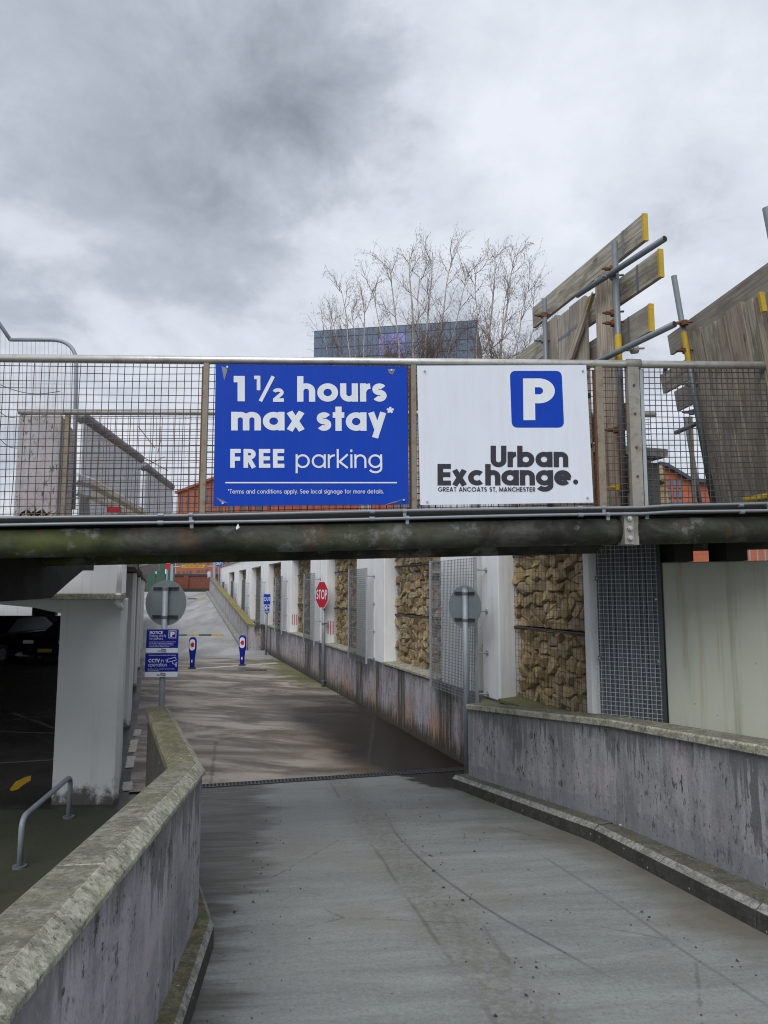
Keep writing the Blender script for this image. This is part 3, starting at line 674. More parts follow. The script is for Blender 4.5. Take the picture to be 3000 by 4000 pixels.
# back wall with a slot of daylight
m = MB(); m.box((-21.4, 31, .62), (17, .3, 1.24)); m.box((-21.4, 31, 2.25), (17, .3, 1.0)); m.box((-29.9, 19, 1.35), (.3, 24, 2.7)); m.build('back_wall', MT['darkconc'], cp)
for i in range(9):
    m = MB(); m.box((-30 + i * 2.1 + (i % 3) * .35, 31, 1.5), (.5 + .5 * (i % 2), .28, .5)); m.build('slot_pier', MT['darkconc'], cp)
m = MB(); m.obox(V(-40, 35, -.02), V(26, 0, 0), V(0, .3, 0), V(0, 0, 5)); tag(m.build('yard_wall', MT['white']), 'white wall glimpsed through the slot at the back of the undercroft', 'wall')
# mould and cracked render at the column foot comes from the paint; hoop barrier in front
hb = empty('hoop_barrier', (-3.27, 7.05, 0), 'low bent grey tube hoop barrier beside the big white column', 'barrier')
pts = []
A0, A1 = V(-3.35, 7.71, 0), V(-3.18, 6.38, 0)
def bend(pts, r=.12, n=6):
    out = [pts[0]]
    for i in range(1, len(pts) - 1):
        a, b, c = pts[i - 1], pts[i], pts[i + 1]; d1 = (a - b).normalized(); d2 = (c - b).normalized()
        s, e = b + d1 * r, b + d2 * r
        for k in range(n + 1):
            t = k / n; out.append(s * (1 - t) ** 2 + b * 2 * t * (1 - t) + e * t * t)
    out.append(pts[-1]); return out
m = MB(); m.tube(bend([A0, A0 + V(0, 0, .43), A1 + V(0, 0, .42), A1], .11), .026, 12); m.build('hoop', MT['pole'], hb, smooth=True)
for p in (A0, A1):
    m = MB(); m.disc(p + V(0, 0, .012), (0, 0, 1), .06, .016, 16); m.build('base_plate', MT['galv_dark'], hb)
h2 = empty('hoop_barrier', (-3.1, 5.2, 0), 'dark tube post of a second hoop barrier at the left picture edge', 'barrier')
m = MB(); m.tube(bend([V(-3.16, 5.75, 0), V(-3.16, 5.75, .43), V(-3.02, 4.4, .42), V(-3.02, 4.4, 0)], .11), .026, 12); m.build('hoop', MT['pole'], h2, smooth=True)

# parked cars in the dark
def car(x, y, rz, paint, label):
    c = empty('parked_car', (x, y, 0), label, 'car', 'cars parked in the undercroft')
    ca, sa = math.cos(rz), math.sin(rz)
    def T(l, w, z): return V(x + l * ca - w * sa, y + l * sa + w * ca, z)
    prof = [(-2.05, .28), (-2.1, .62), (-1.98, .88), (-1.0, .98), (1.35, 1.0), (1.95, .92), (2.02, .55), (1.98, .28)]
    m = MB(); A = [T(l, -.86, z) for l, z in prof]; B = [T(l, .86, z) for l, z in prof]
    m.face(A[::-1]); m.face(B)
    for i in range(len(prof)):
        j = (i + 1) % len(prof); m.face([A[i], A[j], B[j], B[i]])
    m.build('body', MT[paint], c, bevel=.06)
    cab = [(-1.0, .97), (-.35, 1.40), (.2, 1.46), (1.1, 1.42), (1.6, .99)]
    m = MB(); A = [T(l, -.80 + (.14 if z > 1.2 else 0), z) for l, z in cab]; B = [T(l, .80 - (.14 if z > 1.2 else 0), z) for l, z in cab]
    m.face(A[::-1]); m.face(B)
    for i in range(len(cab) - 1): m.face([A[i], A[i + 1], B[i + 1], B[i]])
    m.build('cabin', MT['darkglass'], c)
    m = MB(); rr = [(-.36, 1.405), (.2, 1.47), (1.1, 1.43)]
    for i in range(2): m.face([T(rr[i][0], -.66, rr[i][1]), T(rr[i + 1][0], -.66, rr[i + 1][1]), T(rr[i + 1][0], .66, rr[i + 1][1]), T(rr[i][0], .66, rr[i][1])])
    m.build('roof', MT[paint], c)
    for l in (-1.3, 1.3):
        for w in (-.80, .80):
            m = MB(); m.tube([T(l, w - .1, .31), T(l, w + .1, .31)], .31, 20); wh = m.build('wheel', MT['rubber'], c)
            m = MB(); m.tube([T(l, w - .105, .31), T(l, w + .105, .31)], .19, 14); m.build('rim', MT['galv'], wh)
    for w in (-.62, .62):
        m = MB(); m.box(T(-2.03, w, .70), (.1, .36, .14), rz); m.build('headlight', MT['lamp'], c)
    m = MB(); m.box(T(-2.11, 0, .45), (.02, .5, .11), rz); m.build('number_plate', MT['yellow' if paint == 'carblue' else 'paper'], c)
car(-13.1, 24.5, R(80), 'carpaint', 'black car parked at the far left of the undercroft'); car(-10.6, 24.8, R(82), 'carblue', 'navy car parked behind the big white column')

# ------------------------------------------------------------------ gabion building
gb = empty('gabion_building', (wallx(18) + .5, 18, 0), 'long white building with caged sandstone panels and mesh screens along the right of the yard', 'building')
def W(Y, d=0, z=0): return V(wallx(Y), Y, z) - NW * d         # d metres behind the front plane
PT, HEAD, TOP = 1.02, 3.35, 3.80
YE = 47.0
# plinth
m = MB(); pts = []
Y = 46.0
pth = [W(Yk, 0, PT) for Yk in [46 - i * (46 - 7.02) / 30 for i in range(31)]]
loft(m, pth, [(0, 0), (0, -PT - .05), (-.5, -PT - .05), (-.5, 0)]); m.build('plinth_wall', MT['plinth'], gb)
bays = []                                                       # (near Y, far Y) of each opening
J = [8.91, 13.31, 17.76, 22.3, 26.8, 31.4, 36.1, 40.8]
bays.append((7.12, 8.91))
for i in range(1, len(J)): bays.append((J[i - 1] + 1.79, J[i]))
for i, (a, b) in enumerate(bays):
    m = MB(); loft(m, [W(b, -.03, PT + .035), W(a, -.03, PT + .035)], [(0, 0), (0, -.034), (-.3, -.034), (-.3, .02)]); m.build('sill', MT['coping_edge' if i else 'moss'], gb)
def pillar(a, b, groove=True, slot=False, z1=TOP):
    def piece(y0, y1):
        m = MB(); p = [W(y0), W(y1), W(y1, .9), W(y0, .9)]; m.prism([(q.x, q.y) for q in p], PT + .001, z1); return m.build('pillar', MT['white'], gb, bevel=.012)
    if slot: piece(a, 9.36); piece(9.73, b)
    else: piece(a, a + .53); piece(a + .56, b)
for i, j in enumerate(J): pillar(j, j + 1.79 if i < len(J) - 1 else 45.8, slot=(i == 0))
m = MB(); p = [W(7.03, -.02), W(7.12, -.02), W(7.12, .075), W(7.03, .075)]; m.prism([(q.x, q.y) for q in p], 1.0, TOP); m.build('end_post', MT['white'], gb, bevel=.006)
for i, (a, b) in enumerate(bays):
    m = MB(); p = [W(a + .002, .012), W(b - .002, .012), W(b - .002, .88), W(a + .002, .88)]; m.prism([(q.x, q.y) for q in p], HEAD if i else 3.73, TOP - .002); m.build('lintel', MT['white'], gb)
m = MB(); p = [W(7.05, .47), W(45.9, .47), W(45.9, .92), W(7.05, .92)]; m.prism([(q.x, q.y) for q in p], 0, TOP - .05); m.build('rear_wall', MT['darkconc'], gb)
m = MB(); loft(m, [W(45.9, -.05, TOP + .09), W(6.95, -.05, TOP + .09)], [(0, 0), (0, -.088), (-1.0, -.088), (-1.0, 0)]); m.build('roof_cap', MT['farwall'], gb)

def clip(poly, p, n):                                           # keep the side of the line nearer to n.(q-p) < 0
    out = []
    for i in range(len(poly)):
        a, b = poly[i], poly[(i + 1) % len(poly)]; da = (a[0] - p[0]) * n[0] + (a[1] - p[1]) * n[1]; db = (b[0] - p[0]) * n[0] + (b[1] - p[1]) * n[1]
        if da <= 0: out.append(a)
        if da * db < 0: t = da / (da - db); out.append((a[0] + t * (b[0] - a[0]), a[1] + t * (b[1] - a[1])))
    return out
def cells(w, h, size, rnd):
    nx, ny = max(1, round(w / size)), max(2, round(h / (size * .82))); pts = []
    for j in range(ny):
        for i in range(nx): pts.append(((i + .5 + rnd.uniform(-.42, .42) + (.25 if j % 2 else -.25)) * w / nx, (j + .5 + rnd.uniform(-.40, .40)) * h / ny))
    extra = [(rnd.uniform(0, w), rnd.uniform(0, h)) for _ in range(int(len(pts) * .22))]; pts += extra; res = []
    for i, p in enumerate(pts):
        poly = [(0, 0), (w, 0), (w, h), (0, h)]
        for k, q in enumerate(pts):
            if k == i: continue
            dx, dy = q[0] - p[0], q[1] - p[1]
            if dx * dx + dy * dy > (size * 3.2) ** 2: continue
            poly = clip(poly, ((p[0] + q[0]) / 2, (p[1] + q[1]) / 2), (dx, dy))
            if len(poly) < 3: break
        if len(poly) >= 3: res.append(poly)
    return res
def stone_mesh(m, poly, T, rnd):
    """one rough stone filling a cell; T(x, z, depth) maps panel coordinates to the world"""
    n = len(poly); cx = sum(p[0] for p in poly) / n; cy = sum(p[1] for p in poly) / n
    pr = []
    for i in range(n):                                          # corners cut so that the outline is rounded
        a, b, c = poly[i - 1], poly[i], poly[(i + 1) % n]
        for q in (a, c):
            t = rnd.uniform(.06, .20); pr.append((b[0] + (q[0] - b[0]) * t, b[1] + (q[1] - b[1]) * t))
    pr = [(cx + (x - cx) * k, cy + (y - cy) * k) for (x, y), k in zip(pr, [rnd.uniform(.90, .985) for _ in pr])]
    if len(pr) > 11: pr = [p for i, p in enumerate(pr) if i % 2 == 0 or len(pr) < 9]
    n = len(pr); fr = rnd.uniform(-.07, .012); tx, ty = rnd.uniform(-.35, .35), rnd.uniform(-.4, .4); rad = max(math.hypot(x - cx, y - cy) for x, y in pr)
    A = [T(x, y, .16) for x, y in pr]
    B = [T(cx + (x - cx) * 1.0, cy + (y - cy) * 1.0, .045 - fr * .6 + rnd.uniform(-.012, .012)) for x, y in pr]
    k = rnd.uniform(.80, .93)
    Cc = [T(cx + (x - cx) * k, cy + (y - cy) * k, -fr + (x - cx) * tx + (y - cy) * ty + rnd.uniform(-.008, .008)) for x, y in pr]
    o = T(cx + rnd.uniform(-.2, .2) * rad, cy + rnd.uniform(-.2, .2) * rad, -fr - rnd.uniform(.0, .02))
    for i in range(n):
        j = (i + 1) % n; m.face([A[j], A[i], B[i], B[j]]); m.face([B[j], B[i], Cc[i], Cc[j]]); m.face([Cc[j], Cc[i], o])
def wiregrid(m, T, w, h, sx, sz, d, th):
    x = 0
    while x <= w + 1e-6:
        a, b = T(x, 0, d), T(x, h, d); m.tube([a, b], th, 4, cap=False); x += sx
    z = 0
    while z <= h + 1e-6:
        a, b = T(0, z, d - th), T(w, z, d - th); m.tube([a, b], th, 4, cap=False); z += sz
rnd = random.Random(11); nst = 0
for bi, (a, b) in enumerate(bays):
    wlen = (b - a) * 1.053; REC = .245; z0 = PT + .03
    ba = empty('gabion_basket', W(a, REC, z0)); ba.location = ba.location - gb.location; ba.parent = gb
    gm = MB(); cnt_parts = 0
    def T(x, z, d, a=a): return W(a + x / 1.053, REC + d, z0 + z)
    m = MB(); m.obox(T(0, 0, .17), T(wlen, 0, .17) - T(0, 0, .17), -NW * .05, V(0, 0, HEAD - z0 if bi else 3.72 - z0)); m.build('backing', MT['black'], ba)
    hts = [(0, .88), (.90, 1.78), (1.80, (HEAD if bi else 3.72) - z0 - .01)]
    for li, (h0, h1) in enumerate(hts):
        for poly in cells(wlen + .12, h1 - h0, .185 if bi < 2 else .18, rnd):
            def TT(x, z, d, h0=h0): return T(x - .06, z + h0, d)
            if bi < 2 and nst < 300 and not (li == 2 and min(p[1] for p in poly) > .35):
                sm = MB(); stone_mesh(sm, poly, TT, rnd); sm.build('stone', MT['stone'][rnd.choice((0, 0, 0, 1, 1, 2, 3))], ba); nst += 1
            else:
                k0 = len(gm.f); stone_mesh(gm, poly, TT, rnd); mi = rnd.choice((0, 0, 0, 1, 1, 2, 3))
                for q in range(k0, len(gm.f)): gm.mi[q] = mi
    if gm.f: stuff(gm.build('stone_fill', MT['stone'], ba))
    m = MB(); wiregrid(m, T, wlen, (HEAD if bi else 3.72) - z0, .075, .075, -.02, .0019 if bi < 3 else .0025)
    for h in (.89, 1.79): m.tube([T(0, h, -.025), T(wlen, h, -.025)], .011, 6); m.tube([T(0, h - .02, -.022), T(wlen, h - .02, -.022)], .007, 6)
    stuff(m.build('wire_cage', MT['gwire'], ba))
# the narrow stone slot in the nearest pillar
gm = MB()
def T(x, z, d): return W(9.36 + x / 1.053, .22 + d, PT + z)
for poly in cells(.39, 2.3, .17, rnd):
    stone_mesh(gm, poly, T, rnd)
stuff(gm.build('slot_stone_fill', MT['stone'][1], gb))
# stand-off mesh screens
def screen(y0, y1, detail):
    SO = -.17; sc_ = empty('mesh_screen', W(y0, SO, .97)); sc_.location = sc_.location - gb.location; sc_.parent = gb
    w, h = (y1 - y0) * 1.053, 1.86
    def T(x, z, d): return W(y0 + x / 1.053, SO + d, .97 + z)
    m = MB(); sx = .05 if detail < 2 else .07; sz = .042 if detail < 2 else .06; x = 0
    while x <= w + 1e-6: m.obox(T(x, 0, 0), DW * .004, -NW * .007, V(0, 0, h)); x += sx
    z = 0
    while z <= h + 1e-6: m.obox(T(0, z, -.004), DW * w, -NW * .007, V(0, 0, .005)); z += sz
    stuff(m.build('mesh', MT['screen' if detail == 0 else 'screendark'], sc_))
    for x in (-.03, w):
        m = MB(); m.obox(T(x, -.005, -.012), DW * .035, -NW * .03, V(0, 0, h + .01)); m.build('frame_angle', MT['galv'], sc_)
    for x in (-.012, w):
        for z in (.1, .62, 1.16, 1.7):
            m = MB(); m.tube([T(x + .01, z, .0), T(x + .01, z, .17)], .012, 8); m.disc(T(x + .01, z, .16), NW, .03, .01, 10); m.build('bracket', MT['galv'], sc_)
    return sc_
for i, j in enumerate(J):
    if i == 0: screen(9.22, 10.68, 0)
    else: screen(j + .58, j + 1.80, i)
# spray marks
def scribble(name, mat, T, strokes, w, parent, label=None):
    m = MB(); lev = 0
    for s in strokes:
        for i in range(len(s) - 1):
            a, b = V(*s[i], 0), V(*s[i + 1], 0); d = (b - a).normalized(); n = V(-d.y, d.x, 0) * w / 2; lev += .0002
            m.face([T(*(a - n - d * w * .3)[:2], lev), T(*(b - n + d * w * .3)[:2], lev), T(*(b + n + d * w * .3)[:2], lev), T(*(a + n - d * w * .3)[:2], lev)])
    o = m.build(name, mat, parent)
    if label: o['label'] = label
for Yc, lb in ((17.76, 'three pink sprayed bars'), (22.3, 'three pink sprayed bars')):
    def T(x, z, l, Yc=Yc): p = W(Yc, .06 + x, PT + .28 + z); return p - DW * (.003 + l)
    scribble('sprayed_bars', MT['pink'], T, [[(.0, 0), (.0, .30)], [(.065, -.02), (.065, .31)], [(.13, -.02), (.13, .30)]], .03, gb, lb)
def T(x, z, l): p = W(22.3 + .85 - x, -.19 - l, 1.0 + z); return p
scribble('graffiti', MT['spray'], T, [[(.1, 1.75), (-.15, 1.95), (-.3, 1.7), (-.05, 1.62), (.1, 1.75)], [(0, 1.6), (-.05, 1.3), (.1, 1.15), (-.15, 1.1), (-.2, 1.5), (-.3, 1.2)], [(.1, 1.0), (-.1, .95), (-.12, .75), (.1, .7), (.05, .95), (-.25, .85)], [(.05, .6), (-.2, .6), (-.2, .35), (.1, .35), (.1, .6)], [(-.1, .25), (-.3, .2), (-.25, .05), (0, .1), (-.1, .25)]], .06, gb, 'black sprayed tag')

# corrugated door, its mesh and the big white wall that carries the bridge
G0, GD = V(2.10, 6.99, 0), V(.848, -.53, 0); GN = V(-.53, -.848, 0)
gate = empty('mesh_gate', (2.35, 6.85, 1.0), 'dark grey corrugated panel behind steel mesh between the stones and the white wall', 'gate')
m = MB(); w = .60; n = 10; prof = []
for i in range(n):
    x0 = i * w / n; q = w / n; prof += [(x0, 0), (x0 + q * .30, 0), (x0 + q * .42, .03), (x0 + q * .80, .03), (x0 + q * .95, 0)]
prof.append((w, 0))
for (xa, da), (xb, db) in zip(prof, prof[1:]):
    a, b = G0 + GD * xa + GN * (da - .10), G0 + GD * xb + GN * (db - .10); m.face([a + V(0, 0, 1.0), b + V(0, 0, 1.0), b + V(0, 0, 2.85), a + V(0, 0, 2.85)])
m.build('corrugated_sheet', MT['corr'], gate)
m = MB()
def T(x, z, d): return G0 + GD * x - GN * d + V(0, 0, 1.0 + z)
wiregrid(m, T, .60, 1.85, .042, .042, 0, .0026); stuff(m.build('mesh', MT['gatemesh'], gate))
m = MB(); m.obox(T(.605, 0, .02), GD * .03, GN * .04, V(0, 0, 1.85)); m.build('frame_angle', MT['dark_metal'], gate)
for x, zs in ((.012, (.1, .72, 1.5, )), (.565, (.12, .72, 1.3))):
    for z in zs:
        m = MB(); m.obox(T(x, z, -.003), GD * .035, GN * .008, V(0, 0, .045)); c = m.build('clip', MT['galv_dark'], gate)
        m = MB(); m.disc(T(x + .017, z + .022, -.014), GN, .008, .01, 8); m.build('bolt', MT['bolt'], c)
m = MB(); p = [G0 + GD * .645, G0 + GD * 4.5, G0 + GD * 4.5 - GN * .4, G0 + GD * .645 - GN * .4]; m.prism([(q.x, q.y) for q in p], .2, 2.67)
aw = m.build('abutment_wall', MT['white_rust'], None, bevel=.01); tag(aw, 'tall dirty white wall with rust streaks carrying the right end of the footbridge', 'wall')

# ------------------------------------------------------------------ stroke lettering (geometric sans, flat print)
def arc(cx, cy, rx, ry, a0, a1, n=None):
    n = n or max(4, int(abs(a1 - a0) / 12)); return [(cx + rx * math.cos(R(a0 + (a1 - a0) * i / n)), cy + ry * math.sin(R(a0 + (a1 - a0) * i / n))) for i in range(n + 1)]
def glyph(c, t):
    h = t / 2; X = .72; r = X / 2; ri = r - h; C = arc(r, r, ri, ri, 0, 360, 36); L = lambda *p: list(p)
    def n_(w, x0=0, top=X): return [(x0 + w - h, 0), (x0 + w - h, X - w / 2)] + arc(x0 + w / 2, X - w / 2, w / 2 - h, w / 2 - h, 0, 180)[1:] + [(x0 + h, X - w / 2 - .02)]
    def S_(w, H):
        ry = (H - t) / 4; rx = w / 2 - h; return arc(w / 2, H - h - ry, rx, ry, 30, 270) + arc(w / 2, h + ry, rx, ry, 90, -150)[1:]
    k = {
     'a': (2 * r, [C, L((2 * r - h, 0), (2 * r - h, X))]), 'b': (2 * r, [C, L((h, 0), (h, 1))]), 'c': (2 * r * .92, [arc(r, r, ri, ri, 46, 314)]),
     'd': (2 * r, [C, L((2 * r - h, 0), (2 * r - h, 1))]), 'e': (2 * r, [arc(r, r, ri, ri, 0, 318), L((h, r), (2 * r - h * .3, r))]),
     'f': (.36, [L((.16, 0), (.16, .78)) + arc(.34, .78, .18, .22 - h, 180, 90)[1:], L((0, X - h), (.36, X - h))]),
     'g': (2 * r, [C, L((2 * r - h, X), (2 * r - h, 0)) + arc(r, 0, ri, ri * .72, 0, -155)[1:]]),
     'h': (.62, [L((h, 0), (h, 1)), n_(.62)]), 'i': (t, [L((h, 0), (h, X)), L((h, .84), (h, .84 + max(t, .13)))]), 'j': (t, [L((h, -.25), (h, X)), L((h, .85), (h, 1))]),
     'k': (.60, [L((h, 0), (h, 1)), L((t, .30), (.60 - h * .6, X)), L((h + .08, .34), (.60 - h * .7, 0))]), 'l': (t, [L((h, 0), (h, 1))]),
     'm': (.98, [L((h, 0), (h, X)), n_(.49 + h, 0), n_(.49 + h, .49 - h)]), 'n': (.62, [L((h, 0), (h, X)), n_(.62)]), 'o': (2 * r, [C]),
     'p': (2 * r, [C, L((h, -.27), (h, X))]), 'q': (2 * r, [C, L((2 * r - h, -.27), (2 * r - h, X))]), 'r': (.36, [L((h, 0), (h, X)), arc(.36, X - h - .27, .36 - h, .27, 90, 165)]),
     's': (.50, [S_(.50, X)]), 't': (.40, [L((.20, 0), (.20, .94)), L((0, X - h), (.40, X - h))]), 'u': (.62, [[(.62 - a, X - b) for a, b in n_(.62)], L((.62 - h, 0), (.62 - h, X))]),
     'v': (.60, [L((h * .8, X), (.30, 0)), L((.60 - h * .8, X), (.30, 0))]), 'w': (.95, [L((h, X), (.27, 0)), L((.27, 0), (.475, X)), L((.475, X), (.68, 0)), L((.68, 0), (.95 - h, X))]),
     'x': (.62, [L((h, X), (.62 - h, 0)), L((.62 - h, X), (h, 0))]), 'y': (.64, [L((h, X), (.33, .05)), L((.64 - h, X), (.24, -.27))]), 'z': (.5, [L((0, X - h), (.5, X - h)), L((.5 - h, X - h), (h, h)), L((0, h), (.5, h))]),
     'A': (.76, [L((h * .8, 0), (.38, 1)), L((.76 - h * .8, 0), (.38, 1)), L((.17, .26), (.59, .26))]), 'B': (.56, [L((h, 0), (h, 1)), L((h, 1 - h), (.3, 1 - h)) + arc(.3, .75 - h / 2, .24 - h, .25 - h / 2, 90, -90)[1:] + L((h, .5)), L((h, h), (.3, h)) + arc(.3, .25 + h / 2, .26 - h, .25 - h / 2, -90, 90)[1:]]),
     'C': (.84, [arc(.5, .5, .5 - h, .5 - h, 42, 318)]), 'D': (.74, [L((h, 0), (h, 1)), L((h, 1 - h), (.26, 1 - h)) + arc(.26, .5, .48 - h, .5 - h, 90, -90)[1:] + L((h, h))]),
     'E': (.54, [L((h, 0), (h, 1)), L((0, 1 - h), (.54, 1 - h)), L((0, .5), (.52, .5)), L((0, h), (.54, h))]), 'F': (.50, [L((h, 0), (h, 1)), L((0, 1 - h), (.50, 1 - h)), L((0, .48), (.47, .48))]),
     'G': (.92, [arc(.48, .5, .48 - h, .5 - h, 42, 360), L((.5, .5 - h), (.92, .5 - h))]), 'H': (.66, [L((h, 0), (h, 1)), L((.66 - h, 0), (.66 - h, 1)), L((0, .5), (.66, .5))]), 'I': (t, [L((h, 0), (h, 1))]),
     'K': (.62, [L((h, 0), (h, 1)), L((h, .4), (.6, 1)), L((.25, .58), (.6, 0))]), 'L': (.46, [L((h, 0), (h, 1)), L((0, h), (.46, h))]), 'M': (.86, [L((h, 0), (h, 1)), L((.86 - h, 0), (.86 - h, 1)), L((h, 1 - h), (.43, .12)), L((.86 - h, 1 - h), (.43, .12))]),
     'N': (.70, [L((h, 0), (h, 1)), L((.70 - h, 0), (.70 - h, 1)), L((h, 1 - h * .5), (.70 - h, h * .5))]), 'O': (1.0, [arc(.5, .5, .5 - h, .5 - h, 0, 360, 40)]),
     'P': (.58, [L((h, 0), (h, 1)), L((h, 1 - h), (.29, 1 - h)) + arc(.29, .70, .29 - h, .30 - h, 90, -90)[1:] + L((h, .40 + h))]), 'R': (.60, [L((h, 0), (h, 1)), L((h, 1 - h), (.3, 1 - h)) + arc(.3, .72, .28 - h, .28 - h, 90, -90)[1:] + L((h, .44 + h)), L((.26, .46), (.60 - h, 0))]),
     'S': (.58, [S_(.58, 1)]), 'T': (.54, [L((.27, 0), (.27, 1)), L((0, 1 - h), (.54, 1 - h))]), 'U': (.66, [[(h, 1), (h, .33)] + arc(.33, .33, .33 - h, .33 - h, 180, 360)[1:] + [(.66 - h, 1)]]),
     'V': (.72, [L((h * .8, 1), (.36, 0)), L((.72 - h * .8, 1), (.36, 0))]), 'W': (1.05, [L((h, 1), (.28, 0)), L((.28, 0), (.525, 1)), L((.525, 1), (.77, 0)), L((.77, 0), (1.05 - h, 1))]), 'X': (.68, [L((h, 1), (.68 - h, 0)), L((.68 - h, 1), (h, 0))]), 'Y': (.66, [L((h * .8, 1), (.33, .42)), L((.66 - h * .8, 1), (.33, .42)), L((.33, .5), (.33, 0))]),
     '1': (.40, [L((.40 - h, 0), (.40 - h, 1)), L((0, 1 - h * .8), (.40, 1 - h * .8))]), '2': (.56, [arc(.28, .70, .28 - h, .30 - h, 165, -30) + L((h, h)), L((h * .4, h), (.56, h))]), '.': (t * 1.15, [L((t * .57, 0), (t * .57, t * 1.15))]), ',': (t, [L((h, t), (h * .4, -.14))]),
     '*': (.36, [L((.18 + .17 * math.cos(R(a)), .84 + .17 * math.sin(R(a))), (.18, .84)) for a in (90, 162, 234, 306, 18)]), '/': (.5, [L((.02, 0), (.48, 1))]), ' ': (.30, []), '-': (.3, [L((0, .36), (.3, .36))]), '!': (t, [L((h, .25), (h, 1)), L((h, 0), (h, .14))]),
    }
    if c == '½':
        w1, p1 = glyph('1', t * 1.5); w2, p2 = glyph('2', t * 1.35); out = [[(x * .58, .44 + y * .56) for x, y in p] for p in p1]; out.append([(.24, 0), (.74, 1)]); out += [[(.70 + x * .80, y * .50) for x, y in p] for p in p2]
        return 1.14, out
    return k[c]
def text_obj(name, s, p0, p1, up, t, mat, parent, gap=.10, nrm=None, thick_caps=None):
    """print s between world points p0 (baseline start) and p1 (baseline end), cap height vector up"""
    x = 0; items = []
    for ch in s:
        w, ps = glyph(ch, t); items.append((x, ps)); x += w + gap
    x -= gap; ex = (p1 - p0) / x; nrm = nrm or ex.cross(up).normalized(); m = MB(); lev = 0
    for ox, ps in items:
        for p in ps:
            lev += .00006; n = len(p); closed = (abs(p[0][0] - p[-1][0]) + abs(p[0][1] - p[-1][1])) < 1e-6; A = []; B = []
            for i in range(n):
                q0 = p[i - 1] if i > 0 else (p[-2] if closed else p[0]); q1 = p[i + 1] if i < n - 1 else (p[1] if closed else p[-1])
                dx, dy = q1[0] - q0[0], q1[1] - q0[1]; l = math.hypot(dx, dy) or 1; nx, ny = -dy / l * t / 2, dx / l * t / 2
                A.append((p[i][0] + nx, p[i][1] + ny)); B.append((p[i][0] - nx, p[i][1] - ny))
            f = lambda q: p0 + ex * (ox + q[0]) + up * q[1] + nrm * (.0005 + lev)
            for i in range(n - 1): m.face([f(B[i]), f(B[i + 1]), f(A[i + 1]), f(A[i])])
    return m.build(name, mat, parent)

# ------------------------------------------------------------------ footbridge
BA, BX, BN = V(-2.76, 5.0, 0), V(.9963, .086, 0), V(-.086, .9963, 0)
def zb(t): return 2.945 + .0272 * t
def zt(t): return 4.116 + .019 * t
def BP(t, off, z): p = BA + BX * t + BN * off; return V(p.x, p.y, z)
def onB(u, v, off=0): return onplane(u, v, BA + BN * off, BN)
def tB(p): return (p - BA).dot(BX)
br = empty('footbridge', BP(3, .8, 2.6), 'narrow steel footbridge with tube beams and mesh parapets crossing above the ramp', 'bridge')
T0, T1_ = -3.0, 8.5
for off in (.05, 1.6):
    m = MB(); tj = tB(onB(2445, 2060)); n = 48
    if off < 1: 
        m.tube([BP(T0, off, zb(T0) - .20), BP(tj - .10, off, zb(tj) - .20), BP(tj - .035, off, zb(tj) - .20)], [.108, .108, .092], n)
        m.tube([BP(tj + .085, off, zb(tj) - .20), BP(tj + .16, off, zb(tj) - .20), BP(T1_, off, zb(T1_) - .20)], [.092, .108, .108], n)
        m.tube([BP(tj - .04, off, zb(tj) - .2), BP(tj + .09, off, zb(tj) - .2)], .07, n)
    else: m.tube([BP(T0, off, zb(T0) - .20), BP(T1_, off, zb(T1_) - .20)], .108, n)
    m.build('tube_beam', MT['tubebeam'], br, smooth=True)
m = MB(); m.obox(BP(tj - .045, -.075, zb(tj) - .315), BX * .075, BN * .14, V(0, 0, .25)); fp = m.build('flange_plate', MT['chan'], br, bevel=.003)
for k in range(3):
    m = MB(); m.tube([BP(tj - .008, -.075, zb(tj) - .115 - k * .075), BP(tj - .008, -.095, zb(tj) - .115 - k * .075)], .020, 6); m.tube([BP(tj - .008, -.09, zb(tj) - .115 - k * .075), BP(tj - .008, -.105, zb(tj) - .115 - k * .075)], .011, 10); m.build('bolt', MT['bolt'], fp)
m = MB(); m.obox(BP(tj + .03, -.03, zb(tj) - .315), BX * .06, BN * .14, V(0, 0, .25)); m.build('flange_plate', MT['chan'], br, bevel=.003)
m = MB(); m.obox(BP(T0, -.045, zb(T0) - .085), BP(T1_, 0, zb(T1_)) - BP(T0, 0, zb(T0)), BN * 1.76, V(0, 0, .07)); m.build('deck', MT['black'], br)
for t in [T0 + .4 + i * 1.0 for i in range(11)]:
    m = MB(); m.obox(BP(t, .1, zb(t) - .23), BX * .08, BN * 1.45, V(0, 0, .14)); m.build('cross_beam', MT['black'], br)
for dz, r in ((.028, .0118), (.082, .0118)):
    m = MB(); pts = []
    for i in range(47):
        t = T0 + i * .25; sag = .004 * math.sin(t * 1.7 + dz * 90); step = .012 if t > tj + .1 else 0
        pts.append(BP(t, -.085 - .01 * (dz > .05), zb(t) - dz + sag + step))
    m.tube(pts, r, 10); cd = m.build('conduit', MT['conduit'], br, smooth=True)
    for uu in ((755, 1575, 2340, 2975) if dz < .05 else (760, 1585, 2355, 2990)):
        t = tB(onB(uu, 2010)); m = MB(); m.tube([BP(t - .015, -.085 - .01 * (dz > .05), zb(t) - dz), BP(t + .015, -.085 - .01 * (dz > .05), zb(t) - dz)], .018, 10); m.obox(BP(t - .012, -.10, zb(t) - dz - .045), BX * .024, BN * .012, V(0, 0, .03)); m.build('clip', MT['conduit'], cd)
    for uu in (640, 1450, 2250, 2870):
        t = tB(onB(uu, 2010)); m = MB(); m.tube([BP(t - .02, -.085 - .01 * (dz > .05), zb(t) - dz), BP(t + .02, -.085 - .01 * (dz > .05), zb(t) - dz)], .0165, 10); m.build('coupling', MT['conduit'], cd)
